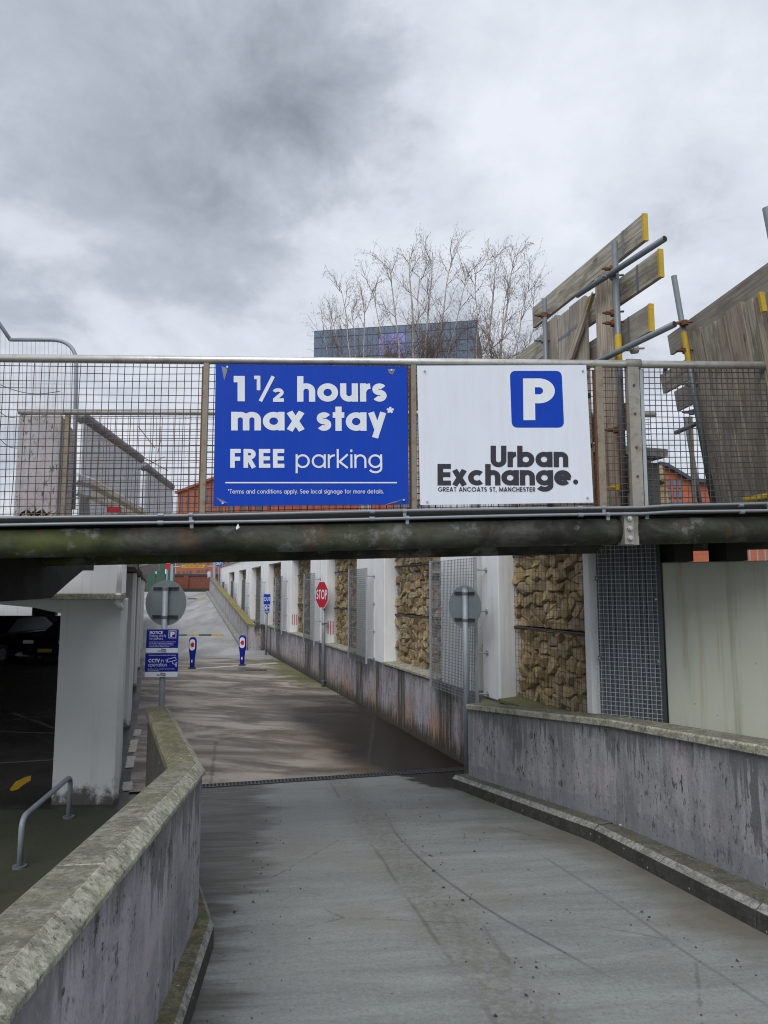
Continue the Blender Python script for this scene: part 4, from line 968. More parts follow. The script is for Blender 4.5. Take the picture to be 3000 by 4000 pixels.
# parapets
for off, ra in ((0, .031), (1.62, .029)):
    m = MB(); m.tube([BP(T0 if off == 0 else tB(V(-2.95, 0, 0)), off, zt(T0 if off == 0 else -.05)), BP(T1_ if off == 0 else 5.75, off, zt(T1_ if off == 0 else 5.75))], ra, 20); m.build('handrail', MT['rail'], br, smooth=True)
for uu, wd, mt in ((800, .042, 'post'), (1616, .042, 'post'), (2345, .058, 'post')):
    t = tB(onB(uu, 1700)); m = MB(); m.obox(BP(t - wd / 2, -.02, zb(t) - .06), BX * wd, BN * .03, V(0, 0, zt(t) - zb(t) + .035)); p = m.build('railing_post', MT[mt], br, bevel=.004)
    m = MB(); m.obox(BP(t - wd / 2 - .012, -.006, zb(t) - .05), BX * .012, BN * .03, V(0, 0, zt(t) - zb(t))); m.build('rust_edge', MT['rust'], p)
t = tB(onB(2482, 1700)); m = MB()
m.obox(BP(t - .055, -.03, zb(t) - .09), BX * .09, BN * .006, V(0, 0, zt(t) - zb(t) + .06)); m.obox(BP(t - .055, -.024, zb(t) - .09), BX * .007, BN * .05, V(0, 0, zt(t) - zb(t) + .06)); m.obox(BP(t + .028, -.024, zb(t) - .09), BX * .007, BN * .05, V(0, 0, zt(t) - zb(t) + .06)); p = m.build('channel_post', MT['chan'], br)
for dz in (.22, .45, .72, .95):
    m = MB(); m.disc(BP(t - .01, -.034, zb(t) + dz), BN, .010, .01, 8); m.build('rivet', MT['rust'], p)
m = MB(); m.obox(BP(t + .05, -.012, zb(t) - .12), BX * .028, BN * .012, V(0, 0, zt(t) - zb(t) + .08)); m.build('edge_strip', MT['galv'], p)
m = MB(); m.tube([BP(t - .05, 0, zt(t - .05)), BP(t + .06, 0, zt(t + .06))], .042, 20); m.build('rail_collar', MT['chan'], br, smooth=True)
for uu in (260, 800, 1616, 2345, 2700):
    t = tB(onB(uu, 1700, 1.62)); m = MB(); m.obox(BP(t - .02, 1.61, zb(t)), BX * .04, BN * .025, V(0, 0, zt(t) - zb(t) - .02)); m.build('railing_post', MT['post'], br)
def meshpanel(t0, t1, off, sx, sz, th, mat, wob=.004):
    m = MB(); rr = random.Random(int(t0 * 100) + int(off * 10)); t = t0
    while t <= t1 + 1e-6:
        p = [];
        for k in range(5):
            f = k / 4; p.append(BP(t + rr.uniform(-wob, wob), off, (zb(t) + .0) * (1 - f) + (zt(t) - .03) * f))
        m.tube(p, th, 4, cap=False); t += sx
    h = .01
    while h < 1.12:
        p = []
        n = max(2, int((t1 - t0) / .5))
        for k in range(n + 1):
            tt = t0 + (t1 - t0) * k / n; z = zb(tt) + h * (zt(tt) - zb(tt) - .03) / 1.12
            p.append(BP(tt, off + th * 1.6, z + rr.uniform(-wob, wob)))
        m.tube(p, th, 4, cap=False); h += sz
    return stuff(m.build('mesh_panel', mat, br))
ts = [T0, tB(onB(800, 1700)), tB(onB(1616, 1700)), tB(onB(2345, 1700)), tB(onB(2500, 1700)), T1_]
for i in range(5): meshpanel(ts[i] + .005, ts[i + 1] - .005, .012, .0545 if i < 4 else .047, .0545 if i < 4 else .047, .0029 if i < 4 else .0034, MT['wire'] if i < 4 else MT['wire2'])
ts = [-.2, 1.0, 2.6, 4.2, 5.7]
for i in range(4): meshpanel(ts[i] + .005, ts[i + 1] - .005, 1.63, .0545, .0545, .0024, MT['wire'])
m = MB(); m.obox(BP(T0, 1.60, zb(T0) - .012), BP(6, 0, zb(6)) - BP(T0, 0, zb(T0)), BN * .05, V(0, 0, .055)); m.build('toe_board', MT['signwhite'], br)
# underside bracket at the left landing and bearing blocks on the right wall
for x in (-3.18, -3.85, -4.55):
    m = MB(); q = [(5.0, 2.72), (7.55, 2.68), (7.1, 2.50), (6.7, 2.33), (5.0, 2.30)]
    a = [V(x, y, z) for y, z in q]; b = [V(x - .02, y, z) for y, z in q]; m.face(a); m.face(b[::-1])
    for i in range(5): j = (i + 1) % 5; m.face([a[j], a[i], b[i], b[j]])
    m.build('gusset_plate', MT['black'], br)
m = MB(); m.obox(V(-6, 5.0, 2.62), V(2.8, 0, 0), V(0, 2.7, 0), V(0, 0, .06)); m.build('landing_plate', MT['black'], br)
m = MB(); m.obox(V(-6, 7.3, 2.36), V(2.35, 0, 0), V(0, .05, 0), V(0, 0, .28)); m.build('landing_plate', MT['rust'], br)
for u0, u1, Y in ((2618, 2690, 6.55), (2818, 2898, 6.35)):
    a, b = at(u0, 2170, Y), at(u1, 2170, Y); m = MB(); m.obox(V(a.x, Y - .1, 2.672), V(b.x - a.x, 0, 0), V(0, .35, 0), V(0, 0, .20)); m.build('bearing_block', MT['black'], br)
# small torn label hanging under the conduits
a = onB(930, 2045, -.10); m = MB(); m.face([a + V(0, 0, 0), a + V(.012, 0, -.03), a + V(-.012, 0, -.045), a + V(-.016, 0, -.03)]); tag(m.build('torn_tag', MT['paper']), 'scrap of pale paper caught on the conduit under the blue sign', 'litter')

# ------------------------------------------------------------------ the two big signs
def bigsign(name, corners, mat, label):
    P = [onB(u, v, -.05) for u, v in corners]                  # tl tr br bl
    e = empty(name, (P[2] + P[3]) / 2, label, 'sign'); m = MB()
    f = [p.copy() for p in P]; b = [p + BN * .006 for p in P]; m.face([f[3], f[2], f[1], f[0]]); m.face(b)
    for i in range(4): j = (i + 1) % 4; m.face([f[i], f[j], b[j], b[i]])
    m.build('panel', mat, e); return e, P
def S2(u, v): return onB(u, v, -.0515)
bs, P = bigsign('parking_sign', ((843, 1422), (1590, 1432), (1598, 1970), (833, 1977)), MT['blue'], 'large blue sign reading one and a half hours max stay free parking')
K = .5425
def px(x, y, K=K, o=(800, 1300)): return (o[0] + x * K, o[1] + y * K)
def line(parent, s, x0, x1, yb_, cap, t, mat='letter_white', gap=.10, K=K, o=(800, 1300), fn=S2):
    a, b = fn(*px(x0, yb_, K, o)), fn(*px(x1, yb_, K, o)); up = fn(*px(x0, yb_ - cap, K, o)) - a
    return text_obj('lettering', s, a, b, up, t, MT[mat], parent, gap, nrm=-BN if fn is S2 else None)
line(bs, '1', 208, 288, 493, 178, .26); line(bs, '½', 355, 568, 493, 180, .14); line(bs, 'hours', 665, 1310, 496, 184, .215, gap=.07)
line(bs, 'max', 190, 722, 703, 186, .215, gap=.06); line(bs, 'stay', 806, 1308, 706, 186, .215, gap=.05); line(bs, '*', 1308, 1362, 670, 135, .11)
line(bs, 'FREE', 183, 573, 972, 136, .215, gap=.13); line(bs, 'parking', 654, 1278, 974, 138, .105, gap=.10)
a, b = S2(*px(148, 1079)), S2(*px(1384, 1079)); m = MB(); m.face([a + V(0, 0, -.005) - BN * .0006, b + V(0, 0, -.005) - BN * .0006, b + V(0, 0, .005) - BN * .0006, a + V(0, 0, .005) - BN * .0006]); m.build('rule_line', MT['letter_white'], bs)
line(bs, '*Terms and conditions apply. See local signage for more details.', 166, 1288, 1158, 31, .125, gap=.12)
def fixings(e, pts, K=K, o=(800, 1300), smear=True):
    for x, y in pts:
        p = S2(*px(x, y, K, o)); m = MB(); m.tube([p, p - BN * .012], .008, 8); m.build('bolt', MT['bolt'], e)
fixings(bs, ((163, 248), (1343, 270), (130, 1228), (1432, 1205)))
for pts in (((120, 240), (190, 265), (165, 262), (140, 345)), ((1315, 262), (1372, 262), (1352, 300), (1330, 292)), ((78, 1183), (168, 1225), (120, 1222)), ((1455, 1190), (1370, 1222), (1285, 1244), (1340, 1222))):
    m = MB(); q = [S2(*px(x, y)) - BN * .0008 for x, y in pts]; m.face(q); m.build('peeling_film', MT['signback'], bs)
ws, P = bigsign('parking_sign', ((1629, 1428), (2290, 1426), (2318, 1963), (1642, 1973)), MT['signwhite'], 'large white sign with blue P and charcoal Urban Exchange lettering')
K2, O2 = 800 / 1659, (1600, 1300)
def rrect(fn, c, rad, mat, parent, name, lift=.0006, n=8):
    """rounded rectangle from four px corners tl tr br bl"""
    a = [fn(*q) for q in c]; pts = []
    for i in range(4):
        p, q0, q1 = a[i], a[i - 1], a[(i + 1) % 4]; d0 = (q0 - p).normalized() * rad; d1 = (q1 - p).normalized() * rad
        for k in range(n + 1):
            t = k / n; pts.append((p + d0) * (1 - t) ** 2 + p * 2 * t * (1 - t) + (p + d1) * t * t)
    nrm = (a[3] - a[0]).cross(a[1] - a[0]).normalized(); m = MB(); m.face([p + nrm * lift for p in pts][::-1]); return m.build(name, MT[mat], parent)
rrect(S2, [px(812, 308, K2, O2), px(1232, 308, K2, O2), px(1252, 768, K2, O2), px(828, 768, K2, O2)], .05, 'blue', ws, 'blue_square', -.0006)
a, b = S2(*px(922, 708, K2, O2)), S2(*px(1180, 706, K2, O2)); up = S2(*px(918, 370, K2, O2)) - a
text_obj('lettering', 'P', a - BN * .001, b - BN * .001, up, .215, MT['letter_white'], ws, nrm=-BN)
line(ws, 'Urban', 656, 1286, 1088, 174, .225, 'letter_dark', .045, K2, O2); line(ws, 'Exchange', 226, 1312, 1236, 174, .225, 'letter_dark', .035, K2, O2)
c = S2(*px(1345, 1208, K2, O2)); m = MB(); m.disc(c, BN, .0195, .002, 24); m.build('full_stop', MT['letter_dark'], ws)
line(ws, 'GREAT ANCOATS ST, MANCHESTER', 230, 1018, 1286, 36, .17, 'letter_dark', .12, K2, O2)
fixings(ws, ((122, 308), (1402, 306), (142, 1366), (1440, 1335)), K2, O2)

# ------------------------------------------------------------------ scaffold hoardings on the bridge
def ubox(m, o, a, b, c):                                       # box with UV.x along a, UV.y along b/c
    o, a, b, c = map(Vector, (o, a, b, c)); la, lb, lc = a.length, b.length, c.length
    if a.cross(b).dot(c) < 0: o = o + c; c = -c
    p = [o, o + a, o + a + b, o + b, o + c, o + a + c, o + a + b + c, o + b + c]; uo = random.uniform(0, 9); vo = random.uniform(0, 9)
    for q, (ux, uy) in (((3, 2, 1, 0), (la, lb)), ((4, 5, 6, 7), (la, lb)), ((0, 1, 5, 4), (la, lc)), ((2, 3, 7, 6), (la, lc))):
        uv = [(uo, vo), (uo + ux, vo), (uo + ux, vo + uy), (uo, vo + uy)]
        m.face([p[k] for k in q], uv)
    for q in ((1, 2, 6, 5), (3, 0, 4, 7)): m.face([p[k] for k in q], [(uo, vo), (uo + .05, vo), (uo + .05, vo + lb), (uo, vo + lb)])
    return m
def coupler(p, axis, parent, mat='rust'):
    m = MB(); axis = Vector(axis).normalized(); m.tube([p - axis * .022, p + axis * .022], .036, 12); m.obox(p + V(-.075, -.012, -.012), V(.06, 0, 0), V(0, .024, 0), V(0, 0, .024)); m.tube([p + V(-.10, 0, .0), p + V(.07, -.03, .0)], .009, 6); m.build('coupler', MT[mat], parent)
HN, HE, HNn = V(2.08, 5.30, 0), V(-.249, .969, 0), V(-.969, -.249, 0)
def onL(u, v, off=0): return onplane(u, v, HN + HNn * off, HNn)
hl = empty('scaffold_hoarding', V(2.0, 5.6, 3.06), 'weathered scaffold-board hoarding standing upright across the footbridge beside the white sign', 'hoarding')
def hboard(pt, length, e, up, nn, parent, end='yellow', strap=True, w=.225, mat='timber'):
    m = MB(); ubox(m, pt, e * length, -up * w, -nn * .038); b = m.build('scaffold_board', MT[mat], parent, bevel=.003)
    if end: m = MB(); m.obox(pt - e * .003 + nn * .002 + up * .002, e * .022, -up * (w + .004), -nn * .042); m.build('end_band', MT[end], b)
    if strap: m = MB(); m.obox(pt + e * .27 + nn * .0015, e * .03, -up * w, -nn * .001); m.build('nail_plate', MT['galv_dark'], b)
    return b
Z = V(0, 0, 1)
p = onL(2512, 833); hboard(p, (onL(2084, 1291) - p).length, HE, Z, HNn, hl); hboard(onL(2573, 972, -.04), 2.5, HE, Z, HNn, hl); hboard(onL(2536, 1186, -.04), 2.4, HE, Z, HNn, hl)
hboard(onL(2470, 1560, -.04), 2.2, HE, Z, HNn, hl, None); hboard(onL(2480, 1810, -.04), 2.2, HE, Z, HNn, hl, None)
def plankL(u0, u1, vtop, off=.045, mat='timber_brown', th=.035, tilt=0):
    a, b = onL(u0, vtop, off), onL(u1, vtop, off); b.z = a.z; m = MB(); d = V(tilt, 0, 1); h = a.z - 3.06
    ubox(m, a - d * h, d * h, b - a, -HNn * th); return m.build('plank', MT[mat], hl, bevel=.003)
plankL(2133, 2176, 1262); plankL(2178, 2221, 1240, mat='timber'); plankL(2222, 2284, 1200); plankL(2086, 2130, 1330, mat='timber', off=-.045)
plankL(2322, 2388, 1092, .05, 'timber_brown', .06)
a, b = onL(2316, 1145, .10), onL(2232, 1400, .10); m = MB(); ubox(m, b, a - b, V(0, 0, .0) + HE * .10, -HNn * .03); bb = m.build('brace_plank', MT['timber_brown'], hl, bevel=.003)
m = MB(); ubox(m, a + (b - a) * .25 + HNn * .002, (a - b) * .27, HE * .025, HNn * .003); m.build('yellow_strap', MT['yellow'], bb)
for (u0, u1, v) in ((2180, 2225, 1335), (2222, 2268, 1300)):
    a, b = onL(u0, v, .047), onL(u1, v - 30, .047); m = MB(); m.face([a, b, b + V(0, 0, .03), a + V(0, 0, .03)]); m.build('nail_plate', MT['galv_dark'], hl)
def vtube(u, v0, zbot, off, r=.0245, ysec=None, parent=hl, fn=onL, lean=V(0, 0, 1)):
    t = fn(u, v0, off); h = t.z - zbot; b = t - lean * (h / lean.z)
    m = MB(); m.tube([b, t], r, 14); o = m.build('scaffold_tube', MT['galv_dark'], parent, smooth=True)
    m = MB(); m.tube([t - lean * .001, t + lean * .0015], r * .82, 12); m.build('tube_bore', MT['black'], o)
    if ysec: m = MB(); m.tube([b + lean * ysec[0], b + lean * ysec[1]], r + .001, 14); m.build('yellow_paint_band', MT['yellow'], o)
    return b, t
b1, t1 = vtube(2400, 945, 3.06, .085, .027, (1.18, 1.44)); b2, t2 = vtube(2126, 1167, 3.06, .085, .0245, (.9, 1.4))
def htube(u, v, off, e, length, parent=hl, fn=onL, r=.0245):
    a = fn(u, v, off); m = MB(); m.tube([a, a + e * length], r, 14); o = m.build('scaffold_tube', MT['galv_dark'], parent, smooth=True); m = MB(); m.tube([a - e * .0015, a + e * .001], r * .84, 12); m.build('tube_bore', MT['black'], o); return a
HEt = (HE + V(-.14, 0, -.02)).normalized()
htube(2597, 932, .05, HEt, 1.05); htube(2635, 1266, .06, HEt, 1.9); htube(2300, 1545, .14, HE, 1.6); htube(2310, 1740, .14, HE, 1.6)
for u, v, mt in ((2398, 1050, 'rust'), (2399, 1080, 'galv_dark'), (2400, 1222, 'rust'), (2401, 1262, 'rust'), (2410, 1680, 'rust'), (2414, 1905, 'yellow'), (2126, 1232, 'rust'), (2126, 1330, 'galv_dark')): coupler(onL(u, v, .085), Z, hl, mt)
coupler(onL(2478, 1365, .04), V(1, .2, .2), hl, 'chan')
HB, H2e, H2u = V(3.14, 6.9, 3.06), V(.0955, -.9954, 0), V(-.12, 0, 1); H2n = V(-.9885, -.0948, -.118).normalized()
def onR(u, v, off=0): return onplane(u, v, HB + H2n * off, H2n)
hr = empty('scaffold_hoarding', HB, 'leaning hoarding of brown planks and scaffold tubes at the right picture edge', 'hoarding')
U2 = H2u.normalized()
hboard(onR(2669, 1264), 1.36, H2e, U2, H2n, hr, None, False, .225); hboard(onR(2606, 1312, -.06), 1.15, H2e, U2, H2n, hr, None, True, .21); hboard(onR(2578, 1465, -.06), 1.15, H2e, U2, H2n, hr, None, False, .21); hboard(onR(2632, 1530, -.06), 1.15, H2e, U2, H2n, hr, None, False, .21)
tops = [(2682, 2738, 1312, 'timber'), (2740, 2795, 1288, 'timber'), (2797, 2832, 1256, 'timber_brown'), (2834, 2900, 1218, 'timber_brown'), (2903, 2940, 1188, 'timber'), (2942, 2978, 1168, 'timber_brown'), (2979, 3006, 1150, 'timber_brown')]
for i, (u0, u1, v, mt) in enumerate(tops):
    a, b = onR(u0, v, .04), onR(u1, v, .04); hh = (a.z - 3.06) / U2.z; wv = H2e * (b - a).dot(H2e); m = MB(); ubox(m, a - U2 * hh, U2 * hh, wv * .985, -H2n * (.03 + .008 * (i % 2))); m.build('plank', MT[mt], hr, bevel=.003)
vtube(2632, 1078, 3.06, .09,   .027, (1.48, 1.82), hr, onR, U2); vtube(2678, 1630, 3.0, -.30, .0245, None, hr, onR, U2); vtube(2992, 812, 3.06, .12, .027, None, hr, onR, U2)
for u, v, mt in ((2672, 1262, 'rust'), (2680, 1370, 'rust'), (2700, 1500, 'galv_dark'), (2705, 1610, 'galv_dark')): coupler(onR(u, v, .09), U2, hr, mt)
htube(2600, 1430, -.12, V(.35, .93, -.02).normalized(), .35, hr, onR); htube(2640, 1690, -.12, H2e, .6, hr, onR)
a = onR(2975, 1145, .085); m = MB(); m.obox(a, U2 * -.16, H2e * .03, H2n * .04); m.build('yellow_band', MT['yellow'], hr)
m = MB(); a, b = at(2905, 1955, 5.75), at(3080, 1925, 5.6); m.tube([a, b], .027, 12); m.tube([lerp(a, b, .1), lerp(a, b, .6)], .028, 12); m.build('scaffold_tube', MT['yellow'], hr, smooth=True)

# ------------------------------------------------------------------ road signs
def disc_sign(base, top_z, c, nrm, rad, label, rot=0., pole_r=.038):
    e = empty('road_sign', base, label, 'sign', None); nrm = Vector(nrm).normalized(); side = Z.cross(nrm).normalized()
    m = MB(); m.disc(c, nrm, rad, .004, 64); m.build('disc', MT['signback'], e)
    bx = c - nrm * .055
    m = MB(); m.tube([base, V(base.x, base.y, top_z)], pole_r, 18); pl = m.build('pole', MT['pole'], e, smooth=True)
    m = MB(); m.tube([V(base.x, base.y, top_z), V(base.x, base.y, top_z + .012)], pole_r * 1.06, 18); m.build('pole_cap', MT['pole'], e)
    for dz in (-.62 * rad, .62 * rad):
        for k in (-.010, .012):
            m = MB(); m.obox(c - side * rad * .62 - nrm * .022 + V(0, 0, dz + k), side * rad * 1.24, nrm * .02, V(0, 0, .010)); ch = m.build('channel', MT['dark_metal'], e)
        q = V(base.x, base.y, c.z + dz); m = MB(); m.tube([q - Z * .016, q + Z * .016], pole_r + .005, 18); m.build('clamp', MT['galv_dark'], e)
    return e
# left: round sign seen from behind, with two notices
Yp = 9.25; b0 = at(625, 2900, Yp); b0 = V(b0.x, Yp, 0); cz = at(643, 2355, Yp).z
nb = V(.22, .97, 0).normalized()                                # faces away from the camera
cc = V(at(643, 2355, Yp).x, Yp + .05, cz); b0 = V(at(640, 2500, Yp).x, Yp, 0)
disc_sign(b0, cz + .20, cc, nb, .298, 'back of a round grey road sign on the pole with two blue notices')
def plate(name, c, w, h, ex, label, mat='blue_dark', cat='sign', th=.004, rad=.02):
    e = empty(name, c - V(0, 0, h / 2), label, cat); ex = Vector(ex).normalized(); nn = ex.cross(Z).normalized(); a = [c - ex * w / 2 + Z * h / 2, c + ex * w / 2 + Z * h / 2, c + ex * w / 2 - Z * h / 2, c - ex * w / 2 - Z * h / 2]; pts = []
    for i in range(4):
        p, q0, q1 = a[i], a[i - 1], a[(i + 1) % 4]; d0 = (q0 - p).normalized() * rad; d1 = (q1 - p).normalized() * rad
        for k in range(5): t = k / 4; pts.append((p + d0) * (1 - t) ** 2 + p * 2 * t * (1 - t) + (p + d1) * t * t)
    m = MB(); n = len(pts); m.face([p for p in pts][::-1]); m.face([p - nn * th for p in pts])
    for i in range(n): j = (i + 1) % n; m.face([pts[i], pts[j], pts[j] - nn * th, pts[i] - nn * th][::-1])
    m.build('panel', MT[mat], e)
    def L(x, y): return c + ex * (x - .5) * w + Z * (.5 - y) * h + nn * .0006     # 0..1 from the top left
    return e, L, ex, nn
def ptext(e, L, s, x0, x1, yb_, cap, t, mat='letter_white', gap=.12):
    a, b = L(x0, yb_), L(x1, yb_); return text_obj('lettering', s, a, b, L(x0, yb_ - cap) - a, t, MT[mat], e, gap)
def pquad(e, L, x0, y0, x1, y1, mat, name, lift=.0004):
    n = (L(1, 0) - L(0, 0)).cross(L(0, 0) - L(0, 1)).normalized() * lift; m = MB(); m.face([L(x0, y1) + n, L(x1, y1) + n, L(x1, y0) + n, L(x0, y0) + n]); return m.build(name, MT[mat], e)
exn = V(1, .06, 0); Yn = Yp - .06
c1 = at(634, 2504, Yn); w1 = (at(696, 2500, Yn) - at(573, 2500, Yn)).length; h1 = (at(634, 2459, Yn) - at(634, 2550, Yn)).length
ne, L1, _, _ = plate('notice_sign', c1, w1, h1, exn, 'upper blue notice plate reading NOTICE parking strictly for patrons', rad=.01)
def P3(p, q): return p, q
pquad(ne, L1, 0.004, .80, .996, .994, 'signwhite', 'white_strip')
ptext(ne, L1, 'NOTICE', .10, .50, .195, .125, .2, gap=.14); ptext(ne, L1, 'Parking strictly', .10, .62, .325, .115, .09); ptext(ne, L1, 'for patrons', .10, .52, .445, .115, .09)
for i, s in enumerate(('People using this car park do so entirely at their', 'own risk and no liability will be accepted for', 'loss or damage or injury to people or vehicles', 'including contents however caused')):
    ptext(ne, L1, s, .09, (.92, .86, .86, .72)[i], .555 + i * .066, .042, .12)
def lframe(e, L, x0, y0, x1, y1, tx, ty, mat):
    for q in ((x0, y0, x1, y0 + ty), (x0, y1 - ty, x1, y1), (x0, y0 + ty, x0 + tx, y1 - ty), (x1 - tx, y0 + ty, x1, y1 - ty)): pquad(e, L, *q, mat, 'badge_frame', .0005)
lframe(ne, L1, .69, .05, .93, .38, .018, .025, 'letter_white'); ptext(ne, L1, 'P', .745, .885, .32, .22, .24)
def logo(e, L, y):
    ptext(e, L, 'Urban', .475, .63, y - .065, .075, .24, 'letter_dark', .05); ptext(e, L, 'Exchange.', .37, .65, y, .075, .24, 'letter_dark', .05)
logo(ne, L1, .955)
for x, y in ((.05, .06), (.95, .06), (.05, .86), (.95, .86)): m = MB(); p = L1(x, y); m.disc(p, exn.cross(Z), .004, .004, 8); m.build('screw', MT['bolt'], ne)
c2 = at(631, 2598, Yn); w2 = (at(694, 2598, Yn) - at(567, 2598, Yn)).length; h2 = (at(631, 2553, Yn) - at(631, 2646, Yn)).length
ne2, L2, _, _ = plate('notice_sign', c2, w2, h2, exn, 'lower blue notice plate reading CCTV in operation with a camera drawing', rad=.01)
pquad(ne2, L2, .004, .78, .996, .994, 'signwhite', 'white_strip')
ptext(ne2, L2, 'These premises are protected by video recording', .10, .92, .105, .045, .12); ptext(ne2, L2, 'CCTV', .10, .44, .385, .15, .2, gap=.1); ptext(ne2, L2, 'in', .48, .56, .385, .15, .1); ptext(ne2, L2, 'operation', .095, .66, .555, .15, .1)
ptext(ne2, L2, 'Recording scheme controlled on site for safety', .09, .9, .68, .04, .12); ptext(ne2, L2, 'public safety and crime prevention', .09, .42, .75, .04, .12); logo(ne2, L2, .95)
def pline(e, L, pts, w, mat, name):
    m = MB(); lev = 0; n = (L(1, 0) - L(0, 0)).cross(L(0, 0) - L(0, 1)).normalized()
    for a, b in zip(pts, pts[1:]):
        A, B = L(*a), L(*b); d = (B - A).normalized(); s = n.cross(d) * w / 2; lev += .0001; o = n * (.0004 + lev); m.face([A - s + o - d * w * .4, B - s + o + d * w * .4, B + s + o + d * w * .4, A + s + o - d * w * .4])
    return m.build(name, MT[mat], e)
pline(ne2, L2, [(.66, .26), (.92, .17), (.94, .29), (.69, .38), (.66, .26)], .006, 'letter_white', 'camera_drawing'); pline(ne2, L2, [(.62, .28), (.66, .38)], .006, 'letter_white', 'camera_drawing'); pline(ne2, L2, [(.82, .35), (.84, .44), (.92, .48), (.95, .46)], .006, 'letter_white', 'camera_drawing'); pline(ne2, L2, [(.93, .40), (.93, .56), (.96, .56), (.96, .38), (.93, .40)], .005, 'letter_white', 'camera_drawing')
# right: round sign seen edge-on from behind
Yq = 8.95; pb = at(1822, 2700, Yq); cR = at(1808, 2370, Yq)
disc_sign(V(pb.x, Yq, 0), cR.z + .235, V(cR.x + .03, Yq + .045, cR.z), V(.74, .67, 0), .27, 'back of a round grey road sign by the end of the right parapet', pole_r=.036)
# STOP sign
sb = atz(1262, 2683, 0); sb = V(sb.x, sb.y, 0); Ys = sb.y; zc = at(1262, 2323, Ys).z
se = empty('stop_sign', sb, 'red octagonal STOP sign on a grey pole against the plinth wall', 'sign')
m = MB(); m.tube([sb, V(sb.x, sb.y, zc + .1)], .042, 14); m.build('pole', MT['pole'], se, smooth=True)
sn = V(-.84, -.54, 0).normalized(); sx = Z.cross(sn).normalized(); sc0 = V(sb.x, sb.y, zc) + sn * .06
def octo(r, lift, mat, name, th=.004):
    m = MB(); p = [sc0 + (sx * math.cos(R(22.5 + 45 * k)) + Z * math.sin(R(22.5 + 45 * k))) * r + sn * lift for k in range(8)]; q = [a - sn * th for a in p]; m.face(p); m.face(q[::-1])
    for k in range(8): j = (k + 1) % 8; m.face([q[k], q[j], p[j], p[k]])
    m.build(name, MT[mat], se)
octo(.368, 0, 'signwhite', 'border_plate'); octo(.345, .003, 'red', 'octagon', .0025)
text_obj('lettering', 'STOP', sc0 - sx * .285 - Z * .115 + sn * .004, sc0 + sx * .285 - Z * .115 + sn * .004, Z * .24, .17, MT['letter_white'], se, .14)
for z in (.15, .55, 1.55): m = MB(); q = V(sb.x, sb.y, z); m.tube([q - Z * .02, q + Z * .02], .05, 14); m.obox(q + V(0, -.02, -.015), V(.12, .04, 0), V(0, .04, 0), V(0, 0, .03)); m.build('clamp', MT['galv_dark'], se)
# OUT sign with arrow
ob = V(atz(1042, 2557, 0).x, 26.0, 0); Yo = 26.0
oe = empty('out_sign', ob, 'blue OUT sign over a small white arrow plate on a pole at the wall corner', 'sign')
zo = at(1042, 2340, Yo).z; m = MB(); m.tube([ob, V(ob.x, ob.y, zo + .15)], .042, 12); m.build('pole', MT['pole'], oe, smooth=True)
def subplate(e, c, w, h, ex, mat, name, lift=0):
    ex = Vector(ex).normalized(); nn = ex.cross(Z).normalized(); m = MB(); m.obox(c - ex * w / 2 - Z * h / 2 + nn * lift, ex * w, Z * h, -nn * .004); o = m.build(name, MT[mat], e)
    return lambda x, y: c + ex * (x - .5) * w + Z * (.5 - y) * h + nn * (.001 + lift)
exo = V(.86, -.5, 0) if False else V(1, .12, 0)
c = at(1043, 2341, Yo - .08); L = subplate(oe, c, .27, .40, exo, 'blue', 'panel'); ptext(oe, L, 'OUT', .09, .91, .66, .36, .17); lframe(oe, L, .02, .015, .98, .985, .03, .02, 'letter_white')
c = at(1043, 2379, Yo - .08); L = subplate(oe, c, .20, .29, exo, 'blue', 'panel'); pline(oe, L, [(.88, .36), (.25, .36)], .030, 'letter_white', 'arrow'); pline(oe, L, [(.48, .12), (.18, .36), (.48, .60)], .030, 'letter_white', 'arrow'); ptext(oe, L, 'ONE WAY', .12, .88, .9, .17, .18); lframe(oe, L, .02, .015, .98, .985, .04, .025, 'letter_white')
# far OUT sign at the top of the ramp
Yf = 46.2; fb = at(856, 2290, Yf); e = empty('out_sign', V(fb.x, Yf, 2.2), 'distant blue OUT sign at the top of the far ramp', 'sign')
c = at(854, 2201, Yf - .1); m = MB(); m.tube([V(fb.x, Yf, 2.0), V(c.x, Yf, c.z + .1)], .05, 10); m.build('pole', MT['pole'], e); L = subplate(e, c, .50, .36, V(1, .05, 0), 'blue', 'panel'); ptext(e, L, 'OUT', .12, .88, .74, .48, .18); lframe(e, L, .01, .01, .99, .99, .025, .03, 'letter_white')
